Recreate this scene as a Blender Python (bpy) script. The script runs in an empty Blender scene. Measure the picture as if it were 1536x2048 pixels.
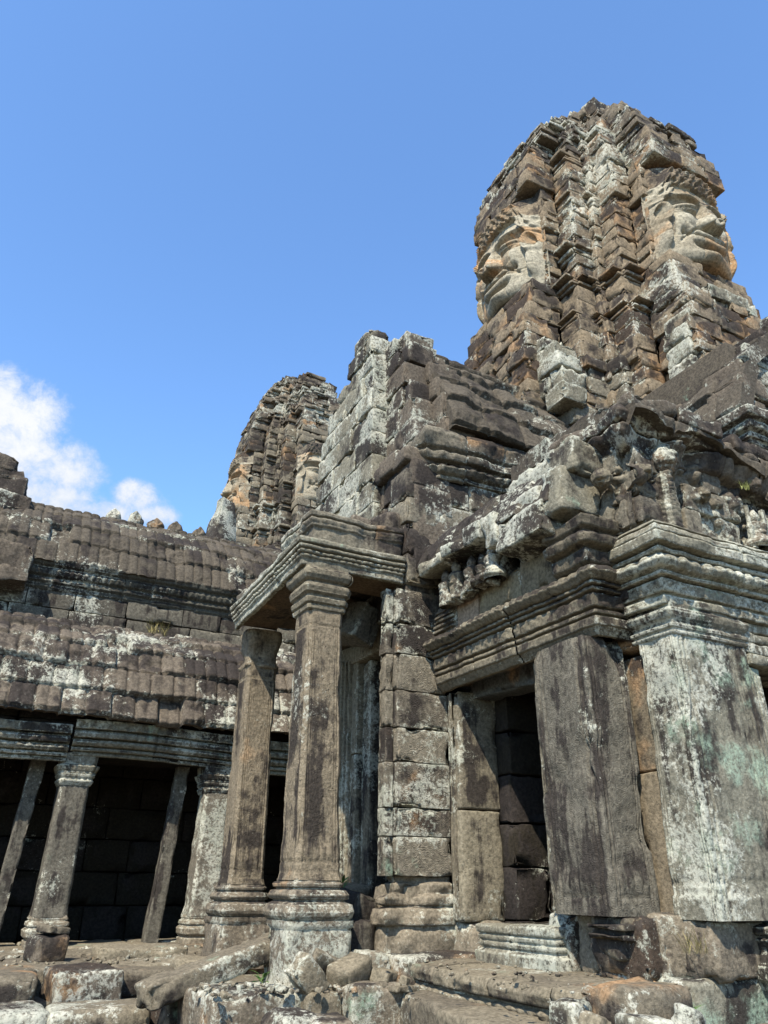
import bpy, math, random
import numpy as np
R = math.radians

# ------------------------------------------------------------------ camera
scene = bpy.context.scene
PITCH, AZ, ROLL = R(25.9), R(27.7), R(0.5)
cam_data = bpy.data.cameras.new('camera')
cam = bpy.data.objects.new('camera', cam_data)
scene.collection.objects.link(cam)
scene.camera = cam
cam_data.sensor_fit = 'VERTICAL'
cam_data.sensor_height = 36.0
cam_data.lens = 1539.0 / 2048.0 * 36.0
cam_data.clip_start = 0.05
cam_data.clip_end = 5000
from mathutils import Matrix, Vector
_r = Vector((math.cos(AZ), -math.sin(AZ), 0))
_f = Vector((math.cos(PITCH)*math.sin(AZ), math.cos(PITCH)*math.cos(AZ), math.sin(PITCH)))
_u = _r.cross(_f)
_r2 = _r*math.cos(ROLL) + _u*math.sin(ROLL)
_u2 = -_r*math.sin(ROLL) + _u*math.cos(ROLL)
cam.matrix_world = Matrix(((_r2.x, _u2.x, -_f.x, 0), (_r2.y, _u2.y, -_f.y, 0), (_r2.z, _u2.z, -_f.z, 0), (0, 0, 0, 1)))

# ------------------------------------------------------------------ light
LIGHT = Vector((0.62, 0.58, -1.0)).normalized()        # direction the sunlight travels
SUN_ELEV = math.asin(-LIGHT.z)
SUN_AZ = math.atan2(-LIGHT.x, -LIGHT.y)                # azimuth of the sun, from +Y towards +X
sd = bpy.data.lights.new('sun', 'SUN')
sd.energy = 5.0
sd.angle = R(0.53)
sd.color = (1.0, 0.935, 0.82)
sun = bpy.data.objects.new('sun', sd)
scene.collection.objects.link(sun)
sun.rotation_euler = LIGHT.to_track_quat('-Z', 'Y').to_euler()
sun.location = (-20, -20, 40)

world = bpy.data.worlds.new('World')
scene.world = world
world.use_nodes = True
wt = world.node_tree
wt.nodes.clear()
wo = wt.nodes.new('ShaderNodeOutputWorld')
bg = wt.nodes.new('ShaderNodeBackground')
sky = wt.nodes.new('ShaderNodeTexSky')
sky.sky_type = 'NISHITA'
sky.sun_disc = False
sky.sun_elevation = SUN_ELEV
sky.sun_rotation = SUN_AZ
sky.altitude = 0
sky.air_density = 1.0
sky.dust_density = 0.4
sky.ozone_density = 3.0
bg.inputs['Strength'].default_value = 0.15
wt.links.new(sky.outputs[0], bg.inputs['Color'])
wt.links.new(bg.outputs[0], wo.inputs['Surface'])

scene.view_settings.view_transform = 'Standard'
scene.view_settings.look = 'None'
scene.view_settings.exposure = 0.85
scene.view_settings.gamma = 1.0

# ------------------------------------------------------------------ noise
def _hash(ix, iy, iz, seed):
    h = (ix.astype(np.int64)*374761393 + iy.astype(np.int64)*668265263 + iz.astype(np.int64)*2147483647 + seed*974711) & 0xFFFFFFFF
    h = ((h ^ (h >> 13)) * 1274126177) & 0xFFFFFFFF
    h = ((h ^ (h >> 16)) * 2246822519) & 0xFFFFFFFF
    return (h ^ (h >> 15)) & 0xFFFF

def vnoise(P, seed=0):
    """value noise in [-1,1] at the rows of P"""
    i = np.floor(P).astype(np.int64)
    f = P - i
    f = f*f*(3-2*f)
    out = 0
    for dx in (0, 1):
        wx = f[:, 0] if dx else 1-f[:, 0]
        for dy in (0, 1):
            wy = wx*(f[:, 1] if dy else 1-f[:, 1])
            for dz in (0, 1):
                w = wy*(f[:, 2] if dz else 1-f[:, 2])
                out = out + w*_hash(i[:, 0]+dx, i[:, 1]+dy, i[:, 2]+dz, seed)
    return out/32767.5 - 1.0

def fbm(P, octs=3, seed=0, gain=0.5):
    a, s, o = 1.0, 0.0, 0
    for k in range(octs):
        o = o + a*vnoise(P*(2.03**k) + 17.3*k, seed+k)
        s += a
        a *= gain
    return o/s

def cell(a, b, seed=0):
    """hash of integer cells -> [0,1)"""
    a = np.asarray(a); b = np.asarray(b)
    return _hash(a.astype(np.int64), b.astype(np.int64), np.zeros_like(a, dtype=np.int64), seed)/65536.0

def sstep(x, a, b):
    t = np.clip((x-a)/(b-a), 0, 1)
    return t*t*(3-2*t)

def gau(x, s):
    return np.exp(-(x/s)**2)

# ------------------------------------------------------------------ mesh accumulator
class MB:
    def __init__(self):
        self.V, self.F, self.A = [], [], []
        self.n = 0
    def add(self, V, F, rnd=0.5, edge=None):
        V = np.asarray(V, dtype=np.float64)
        n = len(V)
        A = np.zeros((n, 2))
        A[:, 0] = rnd
        if edge is not None:
            A[:, 1] = edge
        self.V.append(V); self.F.append(np.asarray(F, dtype=np.int64) + self.n); self.A.append(A)
        self.n += n
    def build(self, name, mat, parent=None, smooth=True, mask=None):
        V = np.concatenate(self.V); F = np.concatenate(self.F); A = np.concatenate(self.A)
        if mask is not None:
            F = F[mask[F].all(axis=1)] if mask.dtype == bool else F
            used = np.unique(F)
            m = np.zeros(len(V), dtype=np.int64); m[used] = np.arange(len(used))
            V, A, F = V[used], A[used], m[F]
        me = bpy.data.meshes.new(name)
        me.vertices.add(len(V)); me.vertices.foreach_set('co', V.astype(np.float32).ravel())
        me.loops.add(F.size); me.loops.foreach_set('vertex_index', F.astype(np.int32).ravel())
        me.polygons.add(len(F)); me.polygons.foreach_set('loop_start', np.arange(0, F.size, 4, dtype=np.int32))
        me.polygons.foreach_set('loop_total', np.full(len(F), 4, dtype=np.int32))
        me.update(calc_edges=True)
        if smooth:
            me.polygons.foreach_set('use_smooth', np.ones(len(F), dtype=bool))
        for k, nm in enumerate(('rnd', 'edge')):
            at = me.attributes.new(nm, 'FLOAT', 'POINT')
            at.data.foreach_set('value', A[:, k].astype(np.float32))
        me.validate()
        me.materials.append(mat)
        ob = bpy.data.objects.new(name, me)
        scene.collection.objects.link(ob)
        if parent is not None:
            ob.parent = parent
            ob.matrix_parent_inverse = Matrix.Translation(-Vector(_world_loc(parent)))
        return ob

def _world_loc(o):
    l = Vector((0, 0, 0))
    while o is not None:
        l = l + Vector(o.location)
        if o.parent is not None:
            l = l + o.matrix_parent_inverse.translation
        o = o.parent
    return l

def tag(o, label=None, cat=None, group=None, kind=None):
    if label: o['label'] = label
    if cat: o['category'] = cat
    if group: o['group'] = group
    if kind: o['kind'] = kind
    return o

def thing(name, loc, label, cat, group=None):
    o = bpy.data.objects.new(name, None)
    scene.collection.objects.link(o)
    o.location = loc
    o.empty_display_size = 0.2
    return tag(o, label, cat, group)

rng = random.Random(7)

# ------------------------------------------------------------------ primitives
_tmpl = {}
def _shell(nx, ny, nz):
    k = (nx, ny, nz)
    if k in _tmpl: return _tmpl[k]
    idx = -np.ones((nx+1, ny+1, nz+1), dtype=np.int64)
    I, J, K = np.meshgrid(np.arange(nx+1), np.arange(ny+1), np.arange(nz+1), indexing='ij')
    s = (I == 0) | (I == nx) | (J == 0) | (J == ny) | (K == 0) | (K == nz)
    idx[s] = np.arange(s.sum())
    ijk = np.stack([I[s], J[s], K[s]], 1)
    F = []
    def grid(a, flip):
        q = np.stack([a[:-1, :-1], a[1:, :-1], a[1:, 1:], a[:-1, 1:]], -1).reshape(-1, 4)
        F.append(q[:, ::-1] if flip else q)
    grid(idx[0], True); grid(idx[nx], False)
    grid(idx[:, 0], False); grid(idx[:, ny], True)
    grid(idx[:, :, 0], True); grid(idx[:, :, nz], False)
    _tmpl[k] = (ijk, np.concatenate(F))
    return _tmpl[k]

def _axis(h, r, res):
    r = min(r, h*0.49)
    n = max(1, int(round((2*h-2*r)/res)))
    mid = np.linspace(-h+r, h-r, n+1)
    return np.concatenate([[-h, -h+0.3*r], mid, [h-0.3*r, h]])

_sc = [0]
def stone(mb, c, s, rot=(0, 0, 0), r=0.016, amp=0.010, res=0.06, chip=0.04, taper=0.0, rnd=None, freq=5.0):
    """one worn block: rounded box with chipped edges. c centre, s full size"""
    _sc[0] += 1
    hx, hy, hz = s[0]/2, s[1]/2, s[2]/2
    r = min(r, 0.45*min(hx, hy, hz))
    ax = [_axis(h, r, res) for h in (hx, hy, hz)]
    ijk, F = _shell(*(len(a)-1 for a in ax))
    P = np.stack([ax[k][ijk[:, k]] for k in range(3)], 1)
    h = np.array([hx, hy, hz])
    q = np.clip(P, -(h-r), h-r)
    d = P-q
    ln = np.linalg.norm(d, axis=1, keepdims=True); ln[ln == 0] = 1
    nrm = d/ln
    P = q + nrm*r
    dist = np.sort(h-np.abs(P), axis=1)
    edge = 1-np.clip(dist[:, 1]/0.05, 0, 1)
    if taper:
        P[:, :2] *= (1-taper*(P[:, 2:3]/hz))
    off = np.array([_sc[0]*7.13 % 91, _sc[0]*3.71 % 57, _sc[0]*1.37 % 33])
    N = fbm(P*freq+off, 3, 3)
    disp = amp*N
    if chip:
        C = fbm(P*freq*1.7+off+40, 2, 11)
        C2 = vnoise(P*freq*5+off, 13)
        disp = disp - chip*np.clip(C-0.12, 0, 1)*(0.25+1.6*edge) - 0.14*chip*np.clip(C2, 0, 1)*edge
    P = P + nrm*disp[:, None]
    cx, sx = math.cos(rot[0]), math.sin(rot[0]); cy, sy = math.cos(rot[1]), math.sin(rot[1]); cz, sz = math.cos(rot[2]), math.sin(rot[2])
    Rm = np.array([[cz, -sz, 0], [sz, cz, 0], [0, 0, 1]]) @ np.array([[cy, 0, sy], [0, 1, 0], [-sy, 0, cy]]) @ np.array([[1, 0, 0], [0, cx, -sx], [0, sx, cx]])
    P = P @ Rm.T + np.array(c)
    mb.add(P, F, rng.random() if rnd is None else rnd, edge)

def grid_faces(nu, nv, closed=False, flip=False):
    I, J = np.meshgrid(np.arange(nu if closed else nu-1), np.arange(nv-1), indexing='ij')
    a = I*nv+J; b = ((I+1) % nu)*nv+J
    F = np.stack([a, b, b+1, a+1], -1).reshape(-1, 4)
    return F[:, ::-1] if flip else F

def wall(mb, o, u, n, length, courses, depth=0.28, blk=(0.28, 0.55), gap=0.007, out=0.012, outline=None, r=0.011, amp=0.006, res=0.05, chip=0.05, holes=(), z0=None, tilt=0.006):
    """coursed masonry. o origin (base, front plane), u run direction (2D), n outward normal (2D); courses = list of heights;
    outline(z)->(a,b) run limits; holes = [(a,b,z0,z1)]"""
    z = o[2] if z0 is None else z0
    yaw = math.atan2(u[1], u[0])
    for ch in courses:
        a, b = (0, length) if outline is None else outline(z+ch/2)
        spans = [(a, b)]
        for (ha, hb, hz0, hz1) in holes:
            if z+ch/2 > hz0 and z+ch/2 < hz1:
                ns = []
                for (p, q) in spans:
                    if hb <= p or ha >= q: ns.append((p, q))
                    else:
                        if ha-p > 0.03: ns.append((p, ha))
                        if q-hb > 0.03: ns.append((hb, q))
                spans = ns
        for (p, q) in spans:
            x = p
            while x < q-1e-4:
                w = rng.uniform(*blk)
                if q-(x+w) < blk[0]*0.6: w = q-x
                j = rng.uniform(-out, out)
                cx = x+w/2
                ctr = (o[0]+u[0]*cx+n[0]*(j-depth/2), o[1]+u[1]*cx+n[1]*(j-depth/2), z+ch/2)
                stone(mb, ctr, (w-gap, depth, ch-gap), (0, rng.uniform(-tilt, tilt), yaw+rng.uniform(-tilt, tilt)), r, amp, res, chip)
                x += w
        z += ch
    return z

def resample(prof, step):
    """prof: list of (out, z) -> dense (N,2) keeping the corners, plus tag arrays"""
    pts = []
    for (p, q) in zip(prof[:-1], prof[1:]):
        d = math.hypot(q[0]-p[0], q[1]-p[1])
        k = max(1, int(math.ceil(d/step)))
        for i in range(k):
            t = i/k
            pts.append((p[0]+(q[0]-p[0])*t, p[1]+(q[1]-p[1])*t))
    pts.append(prof[-1])
    return np.array(pts)

def sweep(mb, path, prof, z0=0.0, lift=None, step=0.02, pstep=0.015, blk=(0.35, 0.7), jit=0.01, amp=0.006, decor=None, groove=0.012, wear=0.02, seed=0, side=1, chipf=2.2, cut=None):
    """moulded course: profile (out, z) swept along a plan polyline, mitred at corners, cut into blocks.
    side=1: outward normal is to the right of the walk. decor(s, z)->extra outward"""
    path = [np.array(p, dtype=float) for p in path]
    segs = list(zip(path[:-1], path[1:]))
    dirs = [(q-p)/np.linalg.norm(q-p) for p, q in segs]
    nors = [np.array([d[1], -d[0]])*side for d in dirs]
    pr = resample(prof, pstep)
    s0 = 0.0
    out = pr[:, 0]; zz = pr[:, 1]
    for k, (p, q) in enumerate(segs):
        L = np.linalg.norm(q-p)
        cuts = [0.0]
        while cuts[-1] < L-1e-6:
            w = rng.uniform(*blk)
            if L-(cuts[-1]+w) < blk[0]*0.5: w = L-cuts[-1]
            cuts.append(cuts[-1]+w)
        # mitre slopes: shift of run position per unit out
        def mit(n0, n1, d):
            b = n0+n1; b = b/np.dot(b, n0) if abs(np.dot(b, n0)) > 1e-6 else n0
            return np.dot(b, d)
        ms = mit(nors[k-1], nors[k], dirs[k]) if k > 0 else 0.0
        me_ = mit(nors[k], nors[k+1], dirs[k]) if k < len(segs)-1 else 0.0
        for ci, (a, b) in enumerate(zip(cuts[:-1], cuts[1:])):
            n = max(2, int((b-a)/step))
            t = np.concatenate([[0, 0.004, 0.014], np.linspace(0.03, 1-0.03, n), [1-0.014, 1-0.004, 1]])
            if ci == 0 and k > 0: t = np.linspace(0, 1, n+3)
            s = a+(b-a)*t
            S, O = np.meshgrid(s, out, indexing='ij')
            Z = np.broadcast_to(zz, S.shape).copy()
            T = np.broadcast_to(t[:, None], S.shape)
            if not (ci == 0 and k > 0):
                j = rng.uniform(-jit, jit)
                dz = rng.uniform(-jit, jit)*0.5
            off = np.full(S.shape, j)
            if decor is not None:
                fade = np.ones(S.shape)
                if k > 0: fade = fade*sstep(S, 0.0, 0.03)
                if k < len(segs)-1: fade = fade*sstep(L-S, 0.0, 0.03)
                off = off+decor(S+s0, Z)*fade
            # position of the run including mitre
            dl = max(1e-6, min(L*0.5, 0.4))
            Sm = S+O*(ms*np.clip(1-S/dl, 0, 1)+me_*np.clip(1-(L-S)/dl, 0, 1))
            W = np.stack([p[0]+dirs[k][0]*Sm+nors[k][0]*O, p[1]+dirs[k][1]*Sm+nors[k][1]*O, Z+z0], -1).reshape(-1, 3)
            N = fbm(W*9+seed, 3, 5).reshape(S.shape)
            C = fbm(W*chipf+seed+9, 3, 23).reshape(S.shape)
            off = off+amp*N*2 - wear*np.clip(C-0.1, 0, 1)*2
            ge = groove*(np.exp(-(T*(b-a)/0.012)**2)*(1 if (ci > 0 or k == 0) else 0) + np.exp(-((1-T)*(b-a)/0.012)**2)*(1 if (ci < len(cuts)-2 or k == len(segs)-1) else 0))
            off = off-ge
            X = O+off
            Sm = S+X*(ms*np.clip(1-S/dl, 0, 1)+me_*np.clip(1-(L-S)/dl, 0, 1))
            Wx = p[0]+dirs[k][0]*Sm+nors[k][0]*X
            Wy = p[1]+dirs[k][1]*Sm+nors[k][1]*X
            Wz = Z+z0+dz+0.4*amp*N
            if lift is not None:
                Wz = Wz+lift(S+s0)
            P = np.stack([Wx, Wy, Wz], -1).reshape(-1, 3)
            ed = np.exp(-(np.minimum(T, 1-T)*(b-a)/0.03)**2)
            curv = np.zeros(len(out))
            d1 = np.diff(pr, axis=0); a1 = np.arctan2(d1[:, 1], d1[:, 0])
            turn = np.abs(np.diff(a1)); curv[1:-1] = np.clip(turn, 0, 1)
            ed = np.maximum(ed, curv[None, :]*0.9)
            mb.add(P, grid_faces(len(s), len(out), flip=(side < 0)), rng.random(), ed.reshape(-1))
        s0 += L

def loft(mb, c, prof, chamfer=0.25, n=14, step=0.02, decor=None, amp=0.005, rnd=0.5, lean=(0, 0), wear=0.012, square=1.0, asp=1.0, seed=0, chamf_z=None, zref=None):
    """square shaft with chamfered corners: prof list of (half width, z). decor(side 0-3, s in -1..1, z) -> extra"""
    pr = resample([(h, z) for h, z in prof], step)
    # perimeter parameters of a unit square with chamfer
    k = chamfer
    pts, nr, sd, sv = [], [], [], []
    for q in range(4):
        ang = q*math.pi/2
        e = np.array([math.cos(ang), math.sin(ang)]); t = np.array([-math.sin(ang), math.cos(ang)])
        for s in np.linspace(-1+k, 1-k, n+1):
            pts.append(e+t*s); nr.append(e); sd.append(q); sv.append(s/(1-k))
        m = max(2, int(n*k*0.7))
        e2 = t
        for f in np.linspace(0, 1, m+2)[1:-1]:
            pts.append((e+t*(1-k))*(1-f)+(t+e*(1-k))*f); d = e+t; nr.append(d/np.linalg.norm(d)); sd.append(q); sv.append(2.0)
    pts = np.array(pts); nr = np.array(nr); sd = np.array(sd); sv = np.array(sv)
    np_, nz = len(pts), len(pr)
    Hh = pr[:, 0][None, :]; Zz = pr[:, 1][None, :]
    X = pts[:, 0][:, None]*Hh; Y = pts[:, 1][:, None]*Hh*asp
    Z = np.broadcast_to(Zz, X.shape)
    base = np.stack([X+c[0], Y+c[1], Z], -1).reshape(-1, 3)
    N = fbm(base*7+seed, 3, 31).reshape(X.shape)
    C = fbm(base*3.1+seed+5, 3, 37).reshape(X.shape)
    edgy = np.exp(-((1-k-np.abs(sv*(1-k)))/0.06)**2); edgy[sv == 2.0] = 1.0
    off = amp*2*N - wear*np.clip(C-0.1, 0, 1)*2*(0.4+1.2*edgy[:, None])
    if decor is not None:
        off = off+decor(sd[:, None], sv[:, None], Zz)
    X = X+nr[:, 0][:, None]*off; Y = Y+nr[:, 1][:, None]*off
    zr = pr[0, 1] if zref is None else zref
    X = X+c[0]+lean[0]*(Z-zr); Y = Y+c[1]+lean[1]*(Z-zr)
    P = np.stack([X, Y, Z], -1).reshape(-1, 3)
    d1 = np.diff(pr, axis=0); a1 = np.arctan2(d1[:, 1], d1[:, 0]); cv = np.zeros(nz); cv[1:-1] = np.clip(np.abs(np.diff(a1)), 0, 1)*0.8
    ed = np.maximum(np.broadcast_to(edgy[:, None], X.shape)*0.7, cv[None, :])
    mb.add(P, grid_faces(np_, nz, closed=True), rnd, ed.reshape(-1))
    # caps
    for j in (0, nz-1):
        ring = P.reshape(np_, nz, 3)[:, j]
        ctr = ring.mean(axis=0)
        V = np.concatenate([ring, ring*0.5+ctr*0.5, ring*0.02+ctr*0.98])
        i = np.arange(np_); i2 = (i+1) % np_
        F = np.concatenate([np.stack([i, i2, i2+np_, i+np_], 1), np.stack([i+np_, i2+np_, i2+2*np_, i+2*np_], 1)])
        if j == 0: F = F[:, ::-1]
        mb.add(V, F, rnd, 0.3)

def revolve_bumps(u, v, items):
    """smooth union of ellipsoidal bumps: items (u, v, ru, rv, h, rot)"""
    out = np.zeros_like(u)
    for it in items:
        cu, cv, ru, rv, h = it[:5]
        a = it[5] if len(it) > 5 else 0.0
        du, dv = u-cu, v-cv
        p = (du*math.cos(a)+dv*math.sin(a))/ru; q = (-du*math.sin(a)+dv*math.cos(a))/rv
        e = 1-p*p-q*q
        out = np.maximum(out, h*np.sqrt(np.clip(e, 0, None)))
    return out
# ------------------------------------------------------------------ cumulus low in the sky on the left, part of the sky shader
def sky_clouds():
    N, L = wt.nodes, wt.links
    tc = N.new('ShaderNodeTexCoord')
    c = Vector((0.036, 0.892, 0.451)).normalized(); h = c.cross(Vector((0, 0, 1))).normalized(); v = h.cross(c)
    def dot(a):
        n = N.new('ShaderNodeVectorMath'); n.operation = 'DOT_PRODUCT'; L.new(tc.outputs['Generated'], n.inputs[0]); n.inputs[1].default_value = a
        return n.outputs['Value']
    def m(op, a, b=None, c_=None):
        n = N.new('ShaderNodeMath'); n.operation = op
        for k, x in enumerate((a, b, c_)):
            if x is None: continue
            if isinstance(x, (int, float)): n.inputs[k].default_value = x
            else: L.new(x, n.inputs[k])
        return n.outputs[0]
    w = m('MAXIMUM', dot(c), 0.05)
    a, b = m('DIVIDE', dot(h), w), m('DIVIDE', dot(v), w)
    best = None
    for (ca, cb, ra, rb) in ((-0.085, 0.055, 0.055, 0.052), (-0.045, 0.046, 0.044, 0.050), (-0.06, -0.002, 0.085, 0.055), (0.005, -0.002, 0.050, 0.036), (-0.015, -0.047, 0.085, 0.036), (0.090, -0.022, 0.036, 0.024), (0.112, -0.040, 0.034, 0.018), (0.060, -0.046, 0.040, 0.016)):
        e = m('ADD', m('POWER', m('MULTIPLY', m('SUBTRACT', a, ca), 1/ra), 2.0), m('POWER', m('MULTIPLY', m('SUBTRACT', b, cb), 1/rb), 2.0))
        e = m('SUBTRACT', 1.0, e)
        best = e if best is None else m('SMOOTH_MAX', best, e, 0.15)
    cb_ = N.new('ShaderNodeCombineXYZ'); L.new(a, cb_.inputs[0]); L.new(b, cb_.inputs[1])
    def noise(sc, det, r, ofs=0.0):
        n = N.new('ShaderNodeTexNoise'); n.inputs['Scale'].default_value = sc; n.inputs['Detail'].default_value = det; n.inputs['Roughness'].default_value = r
        n.inputs['Distortion'].default_value = 0.3
        cb_2 = N.new('ShaderNodeVectorMath'); cb_2.operation = 'ADD'; cb_2.inputs[1].default_value = (ofs, ofs, ofs); L.new(cb_.outputs[0], cb_2.inputs[0])
        L.new(cb_2.outputs[0], n.inputs['Vector'])
        return n.outputs[0]
    dens = m('ADD', best, m('ADD', m('MULTIPLY', m('SUBTRACT', noise(20, 10, 0.66), 0.5), 2.4), m('MULTIPLY', m('SUBTRACT', noise(75, 8, 0.7, 3.0), 0.5), 0.9)))
    mr = N.new('ShaderNodeMapRange'); mr.interpolation_type = 'SMOOTHSTEP'; mr.inputs[1].default_value = -0.10; mr.inputs[2].default_value = 1.15; mr.inputs[4].default_value = 0.96
    L.new(dens, mr.inputs[0])
    tone = N.new('ShaderNodeMapRange'); tone.inputs[1].default_value = 0.2; tone.inputs[2].default_value = 1.3; L.new(m('ADD', dens, m('MULTIPLY', b, 7.0)), tone.inputs[0])
    cc = N.new('ShaderNodeMix'); cc.data_type = 'RGBA'; L.new(tone.outputs[0], cc.inputs[0])
    cc.inputs[6].default_value = CLOUD_LO+(1,); cc.inputs[7].default_value = CLOUD_HI+(1,)
    mx = N.new('ShaderNodeMix'); mx.data_type = 'RGBA'; L.new(mr.outputs[0], mx.inputs[0])
    tint = N.new('ShaderNodeMix'); tint.data_type = 'RGBA'; tint.blend_type = 'MULTIPLY'; tint.inputs[0].default_value = 1.0
    L.new(sky.outputs[0], tint.inputs[6]); tint.inputs[7].default_value = SKY_TINT+(1,)
    L.new(tint.outputs[2], mx.inputs[6]); L.new(cc.outputs[2], mx.inputs[7])
    L.new(mx.outputs[2], bg.inputs['Color'])
SKY_TINT = (0.92, 1.13, 1.29)
CLOUD_HI, CLOUD_LO = (3.7, 3.75, 3.85), (2.5, 2.85, 3.3)
sky_clouds()
# ------------------------------------------------------------------ stone materials
def stone_mat(name, light=(0.30, 0.25, 0.19), dark=(0.15, 0.12, 0.095), patina=0.5, pat_col=(0.026, 0.021, 0.018), lichen=0.4, green=0.15, orange=0.15,
              streak=0.3, bump=0.6, up=0.35, carve=0.0, grain=1.0, lich_col=(0.46, 0.445, 0.36), scale=1.0, oc=(0.42, 0.255, 0.13), gc=(0.22, 0.31, 0.22), edge_pale=0.08, k=0.55, chisel=0.0):
    tn = (0.93, 0.97, 0.92)
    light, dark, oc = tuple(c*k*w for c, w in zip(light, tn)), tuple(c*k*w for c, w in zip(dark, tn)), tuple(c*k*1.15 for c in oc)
    patina = patina+0.14
    m = bpy.data.materials.new(name); m.use_nodes = True
    t = m.node_tree; N = t.nodes; L = t.links
    N.clear()
    out = N.new('ShaderNodeOutputMaterial'); bs = N.new('ShaderNodeBsdfPrincipled')
    L.new(bs.outputs[0], out.inputs[0])
    bs.inputs['Roughness'].default_value = 0.93
    bs.inputs['Specular IOR Level'].default_value = 0.15
    geo = N.new('ShaderNodeNewGeometry')
    sep = N.new('ShaderNodeSeparateXYZ'); L.new(geo.outputs['Normal'], sep.inputs[0])
    at_r = N.new('ShaderNodeAttribute'); at_r.attribute_name = 'rnd'
    at_e = N.new('ShaderNodeAttribute'); at_e.attribute_name = 'edge'
    def math_(op, a, b=None, c=None):
        n = N.new('ShaderNodeMath'); n.operation = op
        for k, v in enumerate((a, b, c)):
            if v is None: continue
            if isinstance(v, (int, float)): n.inputs[k].default_value = v
            else: L.new(v, n.inputs[k])
        return n.outputs[0]
    def noise(sc, det=5, rough=0.6, vec=None, dist=0.0, ofs=None):
        n = N.new('ShaderNodeTexNoise')
        n.inputs['Scale'].default_value = sc*scale; n.inputs['Detail'].default_value = det; n.inputs['Roughness'].default_value = rough
        n.inputs['Distortion'].default_value = dist
        v = vec or geo.outputs['Position']
        if ofs is not None:
            a = N.new('ShaderNodeVectorMath'); a.operation = 'ADD'; L.new(v, a.inputs[0]); a.inputs[1].default_value = ofs; v = a.outputs[0]
        L.new(v, n.inputs['Vector'])
        return n.outputs[0]
    def ramp(x, a, b):
        n = N.new('ShaderNodeMapRange'); n.interpolation_type = 'SMOOTHSTEP'
        n.inputs[1].default_value = a; n.inputs[2].default_value = b
        L.new(x, n.inputs[0])
        return n.outputs[0]
    def mix(f, a, b):
        n = N.new('ShaderNodeMix'); n.data_type = 'RGBA'
        if isinstance(f, (int, float)): n.inputs[0].default_value = f
        else: L.new(f, n.inputs[0])
        for k, v in ((6, a), (7, b)):
            if isinstance(v, tuple): n.inputs[k].default_value = v+(1,)
            else: L.new(v, n.inputs[k])
        return n.outputs[2]
    mp = N.new('ShaderNodeMapping'); mp.inputs['Scale'].default_value = (1, 1, 0.12); L.new(geo.outputs['Position'], mp.inputs['Vector'])
    big = noise(1.1, 5, 0.6)
    med = noise(5.0, 8, 0.65)
    fine = noise(38.0, 6, 0.7)
    spk = noise(85.0, 3, 0.7)
    strk = noise(7.0, 5, 0.6, vec=mp.outputs[0])
    r = at_r.outputs['Fac']; e = at_e.outputs['Fac']
    # base stone, tone per block and weathering
    f0 = math_('ADD', math_('MULTIPLY', r, 0.55), math_('MULTIPLY', med, 0.75))
    col = mix(ramp(f0, 0.32, 0.98), light, dark)
    # warm patches of freshly split stone
    om = math_('ADD', noise(2.2, 4, 0.55, ofs=(13, 5, 2)), math_('MULTIPLY', math_('SUBTRACT', r, 0.5), 0.25))
    if orange > 0: col = mix(math_('MULTIPLY', ramp(om, 0.66-0.28*orange, 0.80-0.26*orange), 0.85), col, oc)
    # dark patina: big stains, on upper sides, streaks running down
    pm = math_('ADD', math_('MULTIPLY', big, 0.55), math_('MULTIPLY', med, 0.45))
    pm = math_('ADD', pm, math_('MULTIPLY', sep.outputs['Z'], up*0.3))
    pm = math_('ADD', pm, math_('MULTIPLY', math_('SUBTRACT', r, 0.5), 0.18))
    pm = math_('SUBTRACT', pm, math_('MULTIPLY', e, edge_pale))
    pm = math_('ADD', pm, math_('MULTIPLY', math_('SUBTRACT', strk, 0.5), streak))
    col = mix(math_('MULTIPLY', ramp(pm, 0.69-0.36*patina, 0.76-0.32*patina), 0.90), col, pat_col)
    # fine grain of the sandstone
    g = ramp(fine, 0.25, 0.75)
    hs = N.new('ShaderNodeHueSaturation'); L.new(col, hs.inputs['Color'])
    L.new(math_('ADD', 0.50, math_('MULTIPLY', g, 1.0)), hs.inputs['Value'])
    col = hs.outputs[0]
    # green grey lichen
    gm = math_('ADD', noise(2.6, 6, 0.62, ofs=(3, 31, 7)), math_('MULTIPLY', math_('SUBTRACT', strk, 0.5), 0.25))
    gm = math_('MULTIPLY', ramp(gm, 0.74-0.28*green, 0.84-0.24*green), ramp(fine, 0.30, 0.62))
    col = mix(math_('MULTIPLY', gm, 0.72), col, gc)
    # white lichen: clustered rosettes and specks, more along worn edges
    lz = noise(1.5, 3, 0.5, ofs=(7, 1, 19))
    lm = math_('ADD', math_('MULTIPLY', noise(8.5, 7, 0.72, dist=0.4, ofs=(1, 2, 3)), 0.5), math_('MULTIPLY', noise(31, 5, 0.75, ofs=(4, 2, 8)), 0.5))
    lm = math_('ADD', lm, math_('MULTIPLY', math_('SUBTRACT', lz, 0.5), 0.75))
    lm = math_('ADD', lm, math_('MULTIPLY', e, 0.09))
    lm = math_('ADD', lm, math_('MULTIPLY', math_('SUBTRACT', r, 0.5), 0.02))
    l1 = ramp(lm, 0.71-0.27*lichen, 0.78-0.27*lichen)
    sp = ramp(math_('ADD', spk, math_('MULTIPLY', math_('SUBTRACT', lz, 0.5), 0.45)), 0.735-0.12*lichen, 0.775-0.12*lichen)
    lmk = math_('MULTIPLY', math_('MAXIMUM', l1, sp), ramp(fine, 0.30, 0.56))
    lc = mix(ramp(med, 0.35, 0.7), lich_col, (lich_col[0]*0.72, lich_col[1]*0.76, lich_col[2]*0.74))
    col = mix(math_('MULTIPLY', lmk, 0.80), col, lc)
    L.new(col, bs.inputs['Base Color'])
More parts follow.
